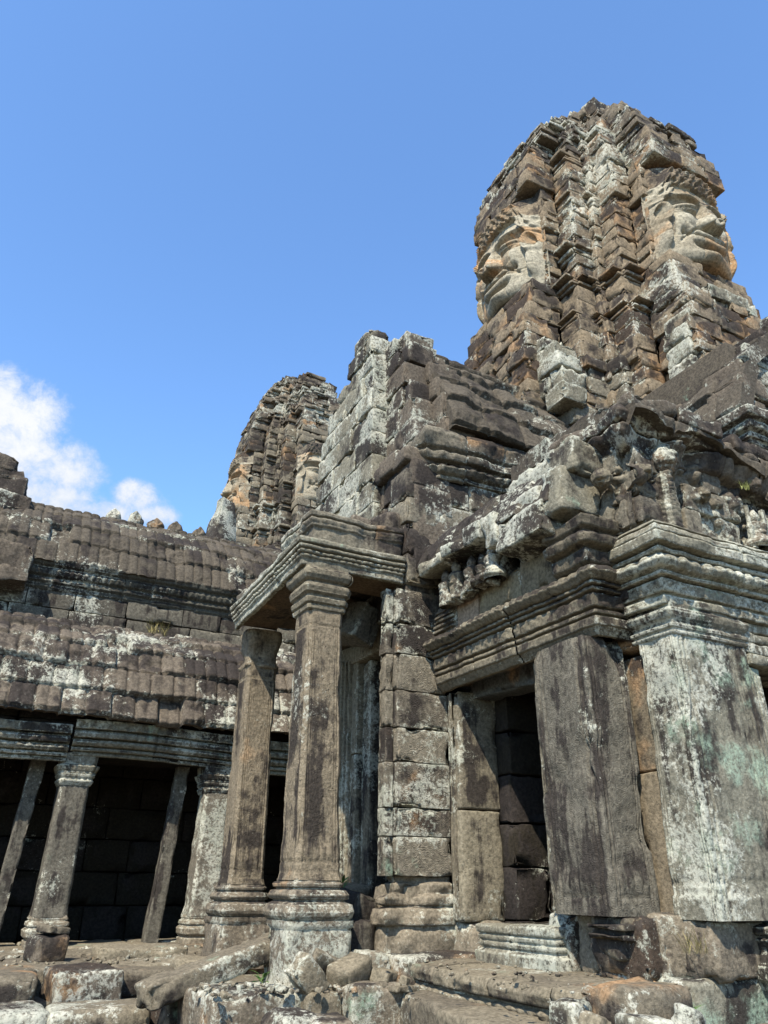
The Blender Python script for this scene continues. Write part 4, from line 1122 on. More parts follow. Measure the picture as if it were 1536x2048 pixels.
# worn footing below the jambs: recessed lumps and pale moulded stubs
for (y0, y1, dx, z0, z1) in ((5.05, 5.38, .05, -.46, -.23), (4.02, 4.26, .03, -.46, -.14), (3.50, 4.05, .08, -.46, -.14), (4.66, 5.06, .1, -.46, -.33)):
    mb = MB(); stone(mb, (3.55+dx, (y0+y1)/2, (z0+z1)/2), (0.38, y1-y0, z1-z0), (0, 0, rng.uniform(-.1, .1)), 0.03, 0.035, 0.035, 0.14, freq=5)
    mb.build('worn_footing', M_plinth, wing)
for c_, s_, r_ in (((3.50, 3.62, -0.30), (0.36, 0.40, 0.34), .1), ((3.66, 3.48, -0.30), (0.42, 0.26, 0.36), -.1)):
    mb = MB(); stone(mb, c_, s_, (0, 0, r_), 0.03, 0.035, 0.035, 0.14, freq=5)
    mb.build('worn_footing', M_plinth, wing)
for k, (y0, y1, z1) in enumerate(((4.10, 4.50, -0.215), (4.56, 4.86, -0.225))):
    mb = MB()
    pr = [(0.04, -0.46), (0.035, -0.38), (0.0, -0.36), (0.015, -0.345), (0.015, -0.325), (0.0, -0.32), (0.012, -0.305), (0.012, -0.285), (0.0, -0.28), (0.02, -0.268), (0.02, z1-.01), (0.0, z1), (-0.12, z1+.004)]
    sweep(mb, [(3.62, y1), (3.32, y1), (3.32, y0), (3.62, y0)], pr, wear=0.05, amp=0.008, blk=(0.6, 0.9), seed=70+k)
    mb.build('moulded_stub', M_corn, wing)
mb = MB()
stone(mb, (3.40, 3.62, -0.245), (0.2, 0.24, 0.20), (0, 0, 0), 0.02, 0.02, 0.03, 0.04)
for z_ in (-.19, -.24): stone(mb, (3.37, 3.60, z_), (0.24, 0.28, 0.03), (0, 0, 0), 0.012, 0.006, 0.03, 0.02)
mb.build('moulded_stub', M_door, wing)
# bench plinth along the wing
mb = MB()
pr = [(-0.02, -0.72), (0.0, -0.70), (0.0, -0.62), (0.03, -0.61), (0.045, -0.575), (0.01, -0.56), (0.02, -0.55), (0.06, -0.54), (0.075, -0.49), (0.05, -0.455), (-0.3, -0.44), (-0.62, -0.435)]
sweep(mb, [(2.88, 5.12), (2.90, 3.30)], pr, wear=0.06, amp=0.014, jit=0.006, blk=(0.35, 0.7), seed=75, decor=lambda s, z: 0.012*np.cos(s*2*math.pi/0.09)*((z > -.62) & (z < -.56)))
stone(mb, (3.06, 3.22, -0.56), (0.42, 0.34, 0.30), (0, 0, .05), 0.04, 0.03, 0.04, 0.08)
stone(mb, (3.2, 4.2, -0.52), (0.5, 1.9, 0.14), (0, 0, 0), 0.03, 0.015, 0.06, 0.05)
mb.build('bench_plinth', M_floor, wing)
# ------------------------------------------------------------------ corner pavilion at the right edge
M_cap = stone_mat('stained_capital_stone', light=(0.33, 0.28, 0.21), dark=(0.19, 0.16, 0.125), patina=0.5, lichen=0.6, green=0.6, orange=0.0)
cp = thing('corner_pavilion', (4.0, 3.2, -0.4), 'right-hand corner pavilion with a broad green and white stained pillar under crowded carved friezes', 'temple pavilion')
mb = MB()
loft(mb, (3.93, 3.26), [(0.345, -0.15), (0.345, -0.04), (0.335, -0.03), (0.33, 0.5), (0.312, 1.38)], 0.03, 64, 0.02, lambda q, s, z: -0.012*((np.abs(s) < 0.90) & (np.abs(s) > 0.85)) - 0.012*((np.abs(s) < 0.76) & (np.abs(s) > 0.72)) - 0.010*(s > 0.42)*(s < 0.70)*(q == 3)*np.abs(np.sin(s*34)) - 0.010*(np.abs(z-0.02) < 0.01), 0.006, 0.5, (-0.02, 0), wear=0.035, seed=13, asp=0.45)
pp = mb.build('corner_pillar', M_green, cp)
mb = MB()
loft(mb, (3.905, 3.275), [(0.312, 1.365), (0.326, 1.372), (0.33, 1.387), (0.316, 1.393), (0.318, 1.402), (0.336, 1.41), (0.338, 1.428), (0.318, 1.436), (0.322, 1.458), (0.345, 1.475), (0.362, 1.505), (0.352, 1.525), (0.325, 1.532), (0.325, 1.56)], 0.03, 26, 0.009, petals(1.455, 1.525, 9, .008), 0.006, 0.5, wear=0.03, seed=15, asp=0.52)
mb.build('capital', M_cap, pp)
mb = MB()
jamb(4.20, 4.36, 3.13, 3.5, -0.15, 0.72, mb, r=.015); jamb(4.19, 4.33, 3.13, 3.5, 0.725, 1.25, mb, r=.015)
for k in range(3): jamb(4.21+.038*k, 4.24+.038*k, 3.115+.006*k, 3.2, -0.15, 1.2, mb, r=.008, chip=.01)
mb.build('door_jamb', M_green, cp)
mb = MB()
for k in range(4): jamb(4.22, 6.0, 3.10+.012*k, 3.5, 1.26+.075*k, 1.33+.075*k, mb, r=.012, res=.06)
mb.build('door_lintel', M_corn, cp)
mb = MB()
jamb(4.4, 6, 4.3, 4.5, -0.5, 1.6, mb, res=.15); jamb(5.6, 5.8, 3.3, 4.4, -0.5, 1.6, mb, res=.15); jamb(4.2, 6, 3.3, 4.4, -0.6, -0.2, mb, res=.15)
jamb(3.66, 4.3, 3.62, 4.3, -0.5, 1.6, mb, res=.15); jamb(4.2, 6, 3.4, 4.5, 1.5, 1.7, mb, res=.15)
mb.build('room_wall', M_inner_shade, cp)
mb = MB()
pr = [(-0.03, 1.545), (0.0, 1.55), (0.0, 1.60), (-0.02, 1.605), (-0.02, 1.615), (0.01, 1.62), (0.02, 1.69), (-0.01, 1.694), (-0.01, 1.702), (0.05, 1.706), (0.055, 1.725), (0.025, 1.733), (0.07, 1.75), (0.095, 1.785), (0.07, 1.82), (0.04, 1.826), (0.09, 1.836), (0.095, 1.856), (0.055, 1.862), (0.055, 1.872), (0.13, 1.88), (0.14, 1.94), (0.09, 1.945), (0.09, 1.955), (0.12, 1.96), (0.11, 2.0), (0.06, 2.005), (0.06, 2.015), (0.10, 2.02), (0.05, 2.06), (-0.12, 2.08)]
def cdec(s, z):
    d = 0.026*np.sqrt(np.abs(np.cos(s*math.pi/0.088)))*((z > 1.737) & (z < 1.825))
    return d+0.010*np.cos(s*2*math.pi/0.12)*np.cos((z-1.67)*80)*((z > 1.64) & (z < 1.70))
sweep(mb, [(3.53, 3.62), (3.53, 3.09), (6.2, 3.09)], pr, decor=cdec, wear=0.04, amp=0.007, jit=0.008, blk=(0.4, 0.8), seed=81)
mb.build('entablature', M_corn, cp)
# carved pediment, a deep relief: naga body, lion mask, bosses, framed niche figures
def relief_panel(mb, o, u, n, w, h, items, top=None, res=0.012, seed=0, courses=0.27, amp=0.02):
    nu, nv = int(w/res)+1, int(h/res)+1
    s = np.linspace(0, w, nu); t = np.linspace(0, h, nv)
    S, T = np.meshgrid(s, t, indexing='ij')
    off = revolve_bumps(S, T, items)
    W = np.stack([S+seed*5, T, S*0+seed], -1).reshape(-1, 3)
    off = off+amp*fbm(W*9, 3, seed).reshape(S.shape)+0.028*fbm(W*3.5, 2, seed+2).reshape(S.shape)
    off = off-0.10*np.clip(fbm(W*4.2+5, 3, seed+4).reshape(S.shape)-0.15, 0, 1)
    ci = np.floor(T/courses+0.15*vnoise(np.stack([S.ravel()*2, S.ravel()*0, S.ravel()*0], 1), seed).reshape(S.shape)*0.3); f = T/courses-ci
    xi = S/0.42+cell(ci, ci*0, seed)*2; xf = xi-np.floor(xi)
    j = cell(np.floor(xi), ci, seed+1)
    off = off+(j-0.5)*0.05-0.035*np.exp(-(np.minimum(f % 1, 1-f % 1)*courses/0.012)**2)-0.03*np.exp(-(np.minimum(xf, 1-xf)*0.42/0.010)**2)
    if top is not None: T = np.minimum(T, top(S))
    X = o[0]+u[0]*S+n[0]*off; Y = o[1]+u[1]*S+n[1]*off; Z = o[2]+T
    mb.add(np.stack([X, Y, Z], -1).reshape(-1, 3), grid_faces(nu, nv), j.reshape(-1), np.clip(off*4, 0, 0.8).reshape(-1))
mb = MB()
it = []
rs = random.Random(5)
for k in range(9): it.append((0.27, 0.09+0.04*k, 0.075-0.003*k, 0.034, 0.13))       # scaled naga body
for k in range(150): it.append((rs.uniform(0.0, 2.2), rs.uniform(0.0, 0.75), rs.uniform(.02, .06), rs.uniform(.02, .06), rs.uniform(.025, .075)))
for (a, b) in ((0.05, .36), (0.55, .30), (0.62, .52), (0.75, .30)): it.append((a, b, .07, .08, .10))
it += [(0.95, .34, .16, .12, .06, .5), (0.95, .34, .11, .08, .085, .5)]
relief_panel(mb, (3.46, 3.17, 2.06), (1, 0), (0, -1), 2.4, 0.66, it, seed=4)
it2 = [(0.12, .3, .09, .1, .09), (0.3, .42, .08, .09, .1), (0.22, .12, .12, .08, .06)]
for k in range(24): it2.append((rs.uniform(0, .5), rs.uniform(0, .6), rs.uniform(.02, .05), rs.uniform(.02, .05), rs.uniform(.02, .05)))
relief_panel(mb, (3.46, 3.72, 2.06), (0, -1), (-1, 0), 0.56, 0.66, it2, seed=9)
wall(mb, (3.47, 3.145, 2.07), (1, 0), (0, -1), 0.95, [0.20, 0.19, 0.18], depth=0.2, blk=(0.13, 0.30), out=0.045, r=0.01, amp=0.018, chip=0.10, res=0.025, tilt=0.05)
wall(mb, (3.43, 3.70, 2.07), (0, -1), (-1, 0), 0.50, [0.20, 0.19, 0.18], depth=0.2, blk=(0.13, 0.26), out=0.045, r=0.01, amp=0.018, chip=0.10, res=0.025, tilt=0.05)
wall(mb, (4.42, 3.17, 2.36), (1, 0), (0, -1), 1.6, [0.16, 0.16], depth=0.2, blk=(0.15, 0.32), out=0.05, r=0.01, amp=0.018, chip=0.10, res=0.03, tilt=0.05)
cped = mb.build('carved_pediment', M_wall, cp)
# lion mask above the naga, heads at the side, figures in the niche
def mask_head(x, y, z, r, face, mat, parent, name, seed, snout=0.5):
    mb = MB()
    na, nb = 48, 36
    A, B = np.meshgrid(np.linspace(0, 2*math.pi, na, endpoint=False), np.linspace(-math.pi/2, math.pi/2, nb), indexing='ij')
    X = np.cos(A)*np.cos(B); Y = np.sin(A)*np.cos(B); Z = np.sin(B)
    fr = np.clip(-Y, 0, 1)**2
    rr = 1+snout*np.exp(-((X/.42)**2+((Z+.25)/.33)**2))*fr
    rr += 0.28*np.exp(-(((np.abs(X)-.42)/.2)**2+((Z-.28)/.2)**2))*fr
    rr -= 0.25*np.exp(-((X/.5)**2+((Z+.52)/.10)**2))*fr
    rr += 0.18*np.exp(-(((np.abs(X)-.42)/.3)**2+((Z-.55)/.1)**2))*fr
    rr += 0.06*np.cos(A*14)*(1-fr)
    P = np.stack([X*rr*1.05, Y*rr*0.85, Z*rr], -1).reshape(-1, 3)
    P += 0.16*np.stack([fbm(P*3.5+seed, 4, 1), fbm(P*2.5+seed, 3, 2), fbm(P*2.5+seed, 3, 3)], 1)
    P *= r
    th = math.atan2(face[1], face[0])+math.pi/2
    c_, s_ = math.cos(th), math.sin(th)
    Q = np.stack([P[:, 0]*c_-P[:, 1]*s_+x, P[:, 0]*s_+P[:, 1]*c_+y, P[:, 2]+z], 1)
    mb.add(Q, grid_faces(na, nb, closed=True), rng.random(), 0.4)
    return mb.build(name, mat, parent)
nb_ = MB()
loft(nb_, (3.735, 3.125), [(0.062, 2.08), (0.058, 2.25), (0.05, 2.42), (0.042, 2.52)], 0.35, 8, 0.006, lambda q, s, z: 0.006*np.abs(np.sin(z*80+np.abs(np.where(s > 1.5, 0.8, s))*1.2)), 0.006, 0.6, seed=4)
nb_.build('naga_body', M_corn, cped)
mask_head(3.735, 3.10, 2.57, 0.095, (-.3, -1), M_wall, cped, 'lion_mask', 1, 0.4)
mask_head(3.53, 3.10, 2.44, 0.06, (-.3, -1), M_door, cped, 'naga_head', 2, 0.7)
mask_head(4.06, 3.10, 2.40, 0.055, (-.2, -1), M_door, cped, 'naga_head', 3, 0.7)
mask_head(3.36, 3.50, 2.50, 0.085, (-1, -.5), M_corn, cped, 'naga_head', 4, 0.6)
mask_head(3.36, 3.30, 2.44, 0.065, (-1, -.6), M_door, cped, 'naga_head', 5, 0.6)
mask_head(4.62, 3.10, 2.62, 0.065, (0, -1), M_roof2, cped, 'naga_head', 6, 0.3)
mask_head(4.80, 3.10, 2.57, 0.065, (0, -1), M_roof2, cped, 'naga_head', 7, 0.3)
for k, (x, h) in enumerate(((4.50, .30), (4.66, .28), (4.82, .26), (4.97, .25))):
    carved_figure(x, 3.06, 2.07, h, (0, -1), M_corn if k % 2 else M_plinth, cped, 20+k, True)
mb = MB()
for k, x in enumerate((4.42, 4.58, 4.74, 4.90, 5.05)):
    loft(mb, (x, 3.05), [(0.02, 2.06), (0.017, 2.2), (0.024, 2.22), (0.017, 2.24), (0.017, 2.38)], 0.3, 4, 0.02, None, 0.003, 0.5, seed=k)
mb.build('niche_colonnette', M_corn, cped)
mb = MB()
pr = [(-0.02, 2.60), (0.0, 2.61), (0.03, 2.63), (0.07, 2.69), (0.09, 2.74), (0.05, 2.75), (0.05, 2.765), (0.11, 2.775), (0.13, 2.83), (0.12, 2.87), (0.05, 2.91), (-0.2, 2.95)]
sweep(mb, [(3.40, 3.74), (3.40, 3.14), (6.2, 3.14)], pr, wear=0.11, amp=0.016, jit=0.022, blk=(0.22, 0.42), seed=131, chipf=3.0, lift=lambda s: -0.05*np.clip(s-1.0, 0, 3)+0.02*np.sin(s*5), decor=lambda s, z: 0.035*np.sqrt(np.abs(np.cos(s*math.pi/0.13)))*((z > 2.61) & (z < 2.745)))
for (x, y, z, a, b, c_, ry) in ((3.62, 3.18, 2.93, .44, .36, .12, -.12), (4.05, 3.16, 2.92, .40, .36, .12, .1), (4.6, 3.18, 2.86, .42, .36, .12, .08)):
    stone(mb, (x, y, z), (a, b, c_), (rng.uniform(-.06, .06), ry, rng.uniform(-.05, .05)), 0.015, 0.025, 0.035, 0.10, freq=6)
mb.build('pediment_coping', M_roof2, cp)
mb = MB()
roof_sheet(mb, 3.4, 6.2, [(2.98, 2.80), (3.10, 2.90), (3.3, 2.96), (3.7, 3.0), (4.3, 3.02)], rib=0.45, nc=3, lip=0.03, ribh=0.01, seed=88, blkr=1, jit=0.03, rough=0.03, sag=lambda s: -0.05*s+0.03*np.sin(s*3))
stone(mb, (5.0, 3.75, 2.4), (2.6, 0.9, 1.2), (0, 0, 0), 0.02, 0, 0.4, 0)
mb.build('roof', M_roof, cp)
# footing
for c_, s_, r_ in (((3.80, 3.44, -0.285), (0.42, 0.5, 0.27), .03), ((4.2, 3.42, -0.29), (0.44, 0.5, 0.26), -.04), ((3.74, 3.46, -0.30), (0.34, 0.5, 0.28), .1)):
    mb = MB(); stone(mb, c_, s_, (0, 0, r_), 0.03, 0.035, 0.035, 0.14, freq=5)
    mb.build('worn_footing', M_plinth, cp)
mb = MB()
pr = [(0.08, -0.42), (0.075, -0.36), (0.05, -0.35), (0.03, -0.30), (0.05, -0.25), (0.06, -0.24), (0.04, -0.225), (0.06, -0.21), (0.065, -0.18), (0.0, -0.165), (-0.1, -0.16)]
sweep(mb, [(3.98, 3.45), (3.98, 3.13), (6.0, 3.13)], pr, wear=0.05, amp=0.01, blk=(0.4, 0.8), seed=93, decor=lambda s, z: 0.012*np.cos(s*2*math.pi/0.06)*((z > -.22) & (z < -.17)))
mb.build('moulded_base', M_corn, cp)
mb = MB()
wall(mb, (3.42, 3.20, -0.72), (1, 0), (0, -1), 2.6, [0.31], depth=0.5, blk=(0.5, 0.8), out=0.03, r=.04, amp=.02, chip=.07)
mb.build('base_block', M_green, cp)

# ------------------------------------------------------------------ upper vaulted arm behind the pavilion
ua = thing('upper_vault', (6.5, 4.4, 2.5), 'dark brown vaulted stone roof rising at the right edge before the tall face tower', 'temple roof')
mb = MB()
roof_sheet(mb, 5.6, 3.52, [(5.36, 3.74), (5.40, 3.95), (5.52, 4.25), (5.72, 4.55), (5.98, 4.80), (6.3, 5.02), (6.7, 5.12)], rib=0.45, nc=6, lip=0.04, ribh=0.01, seed=97, axis='y', blkr=1, jit=0.025, rough=0.02)
mb.build('vault_roof', M_roof, ua)
mb = MB()
def ao(z):
    a = np.interp(z, [2.4, 3.74, 3.95, 4.25, 4.55, 4.8, 5.02, 5.2], [0.0, 0.0, 0.02, 0.14, 0.34, 0.6, .92, 1.2])
    return (a, 2.9-a)
wall(mb, (5.38, 3.55, 2.5), (1, 0), (0, -1), 2.9, [0.3, 0.3, 0.32], depth=0.4, blk=(0.35, 0.6), out=0.02, chip=0.05, res=.07)
mb.build('end_wall', M_roof2, ua)
mb = MB()
wall(mb, (5.38, 3.55, 3.72), (1, 0), (0, -1), 2.9, [0.22, 0.24, 0.24, 0.24, 0.24, .2], depth=0.4, blk=(0.35, 0.6), out=0.035, chip=0.06, res=.06, outline=ao)
mb.build('gable_wall', M_roof2, ua)
mb = MB()
wall(mb, (5.40, 5.6, 2.5), (0, -1), (-1, 0), 2.05, [0.3, 0.3, 0.32], depth=0.4, blk=(0.35, 0.6), out=0.02, chip=0.05, res=.07)
mb.build('side_wall', M_roof2, ua)
mb = MB()
pr = [(0.0, 3.40), (0.03, 3.42), (0.03, 3.45), (0.06, 3.46), (0.06, 3.50), (0.04, 3.51), (0.10, 3.53), (0.11, 3.58), (0.08, 3.60), (0.15, 3.62), (0.16, 3.70), (0.10, 3.73), (-0.1, 3.74)]
sweep(mb, [(5.40, 5.6), (5.40, 3.55), (8.2, 3.55)], pr, wear=0.06, amp=0.012, jit=0.02, blk=(0.4, 0.7), seed=101)
mb.build('cornice', M_roof2, ua)
mb = MB()
stone(mb, (6.75, 4.5, 3.6), (2.3, 1.6, 2.2), (0, 0, 0), 0.02, 0, 0.5, 0)
for k in range(5):
    stone(mb, (6.45+0.1*k, 3.55+0.4*k, 5.1), (0.42, 0.4, 0.26), (0, rng.uniform(-.1, .1), rng.uniform(-.2, .2)), 0.07, 0.03, 0.06, 0.06)
mb.build('ridge_stone', M_roof, ua)
mb = MB()
wall(mb, (6.0, 3.75, -0.75), (1, 0), (0, -1), 2.4, [0.34]*10, depth=0.5, blk=(0.4, 0.8), res=0.1)
mb.build('lower_wall', M_wall, ua)

# carved gable fragments round the foot of the tower
gf = thing('tower_foot_gable', (4.9, 6.2, 5.0), 'white lichened carved gable fragments below the left face of the tall tower', 'gable fragment')
mb = MB()
def go(z):
    w = float(np.interp(z, [4.6, 5.3, 5.6, 5.9, 6.15], [1.15, 1.1, 0.95, 0.6, 0.22]))
    return (1.15-w, 1.15+w)
wall(mb, (4.92, 7.45, 4.7), (0, -1), (-1, 0), 2.3, [0.22, 0.24, 0.2, 0.22, 0.2, 0.2, 0.2], depth=0.34, blk=(0.2, 0.42), out=0.05, outline=go, r=0.012, amp=0.025, res=0.035, chip=0.12, tilt=0.05)
mb.build('gable_stone', M_corn, gf)
mb = MB()
wall(mb, (5.06, 5.26, 4.1), (1, 0), (0, -1), 0.8, [0.2, 0.22, 0.24, 0.2, 0.22, 0.2], depth=0.4, blk=(0.2, 0.42), out=0.05, r=0.012, amp=0.02, res=0.04, chip=0.12, tilt=0.04)
wall(mb, (5.6, 4.98, 3.9), (1, 0), (0, -1), 0.7, [0.24, 0.22, 0.24, 0.2, 0.22, 0.2, 0.2], depth=0.4, blk=(0.2, 0.42), out=0.05, r=0.012, amp=0.02, res=0.04, chip=0.12, tilt=0.04)
pr = [(0.0, 3.95), (0.04, 3.96), (0.04, 4.0), (0.0, 4.01), (0.07, 4.03), (0.07, 4.08), (0.02, 4.09), (0.1, 4.11), (0.1, 4.18), (0.0, 4.2)]
sweep(mb, [(4.86, 5.5), (4.86, 5.16), (5.5, 5.16)], pr, wear=0.04, amp=0.01, blk=(0.4, 0.6), seed=105)
mb.build('mossy_corner', M_wall, gf)
gf2 = thing('tower_foot_gable', (6.7, 4.4, 5.2), 'pale swirling carved gable under the right stone face, above the dark vault', 'gable fragment')
mb = MB()
def go2(z):
    w = float(np.interp(z, [4.9, 5.5, 5.8, 6.1, 6.35], [1.0, 0.98, 0.9, 0.7, 0.3]))
    return (1.0-w, 1.0+w)
wall(mb, (5.95, 4.36, 4.9), (1, 0), (0, -1), 2.0, [0.22, 0.24, 0.2, 0.22, 0.2, 0.2, 0.2], depth=0.34, blk=(0.2, 0.42), out=0.05, outline=go2, r=0.012, amp=0.025, res=0.035, chip=0.12, tilt=0.05)
mb.build('gable_stone', M_corn, gf2)
mb = MB()
for k in range(4):
    rr = 0.14+0.04*k
    A, Bq = np.meshgrid(np.linspace(0.1, math.pi-0.1, 30), np.linspace(0, 2*math.pi, 12, endpoint=True), indexing='ij')
    P = np.stack([7.05+np.cos(A)*(rr+0.02*np.cos(Bq)), 4.32+0.04*np.sin(Bq)+0.015*k, 5.42+np.sin(A)*(rr+0.02*np.cos(Bq))*0.8], -1).reshape(-1, 3)
    mb.add(P, grid_faces(30, 12, flip=True), 0.5+0.1*k, 0.5)
mb.build('arch_moulding', M_corn, gf2)
# ------------------------------------------------------------------ second tower far behind the gallery
far = make_tower('face_tower', 'smaller distant face tower seen behind the gallery roof, left of the hall gable', (8.05, 21.5), 1.95,
    [(5.5, 1.16), (8.3, 1.14), (9.3, 1.06), (10.0, 1.0), (11.2, 1.0), (12.2, 0.99), (13.2, 0.94), (14.1, 0.84), (14.9, 0.72), (15.4, 0.58), (15.75, 0.44)],
    11.2, [(5, 0), (20, 0)], 29, 0.11, (M_tower_far, M_face, M_crown), faces_sc=0.60, fres=0.022)
pg = thing('pointed_gable_stone', (4.6, 17.5, 6.5), 'pale pointed gable stone standing at the foot of the distant face tower', 'gable fragment')
mb = MB()
stone(mb, (4.78, 18.3, 8.2), (0.72, 0.5, 2.1), (0, 0.06, 0.3), 0.06, 0.07, 0.07, 0.14, taper=0.45, freq=2.5)
mb.build('upright_slab', M_corn, pg)
mb = MB()
rs = random.Random(3)
for k in range(14):
    stone(mb, (4.6+0.34*k*0.8, 17.9+rs.uniform(-.2, .2), 7.2+rs.uniform(-.1, .35)), (0.5, 0.5, 0.8), (rs.uniform(-.2, .2), rs.uniform(-.2, .2), rs.uniform(-.4, .4)), 0.12, 0.06, 0.09, 0.12, freq=3)
mb.build('rubble_crest', M_crown, pg)
# ------------------------------------------------------------------ terrace and loose stones
ter = thing('stone_terrace', (2.0, 6.5, -0.9), 'worn sandstone terrace of cracked slabs carrying the gallery, porch and doorway', 'stone terrace')
mb = MB()
# floor slabs before and inside the gallery
y = 6.95
for row, d in enumerate((0.55, 0.5, 0.6, 0.6, 0.6)):
    x = -2.0+0.3*(row % 2)
    while x < 5.4:
        w = rng.uniform(0.6, 1.3)
        if not (x+w > 2.0 and False):
            stone(mb, (x+w/2, y+d/2, -0.66+rng.uniform(-.012, .012)+0.004*row), (w-.012, d-.012, 0.2), (rng.uniform(-.012, .012), rng.uniform(-.012, .012), rng.uniform(-.01, .01)), 0.03, 0.012, 0.06, 0.05)
        x += w
    y += d
mb.build('paving', M_floor, ter)
mb = MB()
for (x0, x1, y0, y1, z0, z1) in ((-2.5, 6.5, 6.6, 11.5, -1.4, -0.74), (1.7, 6.5, 5.2, 7.0, -1.4, -0.66), (2.9, 6.5, 3.1, 5.6, -1.4, -0.62), (3.4, 6.5, 2.6, 3.4, -1.4, -0.74)):
    stone(mb, ((x0+x1)/2, (y0+y1)/2, (z0+z1)/2), (x1-x0, y1-y0, z1-z0), (0, 0, 0), 0.03, 0.01, 0.25, 0.02)
mb.build('core', M_floor, ter)

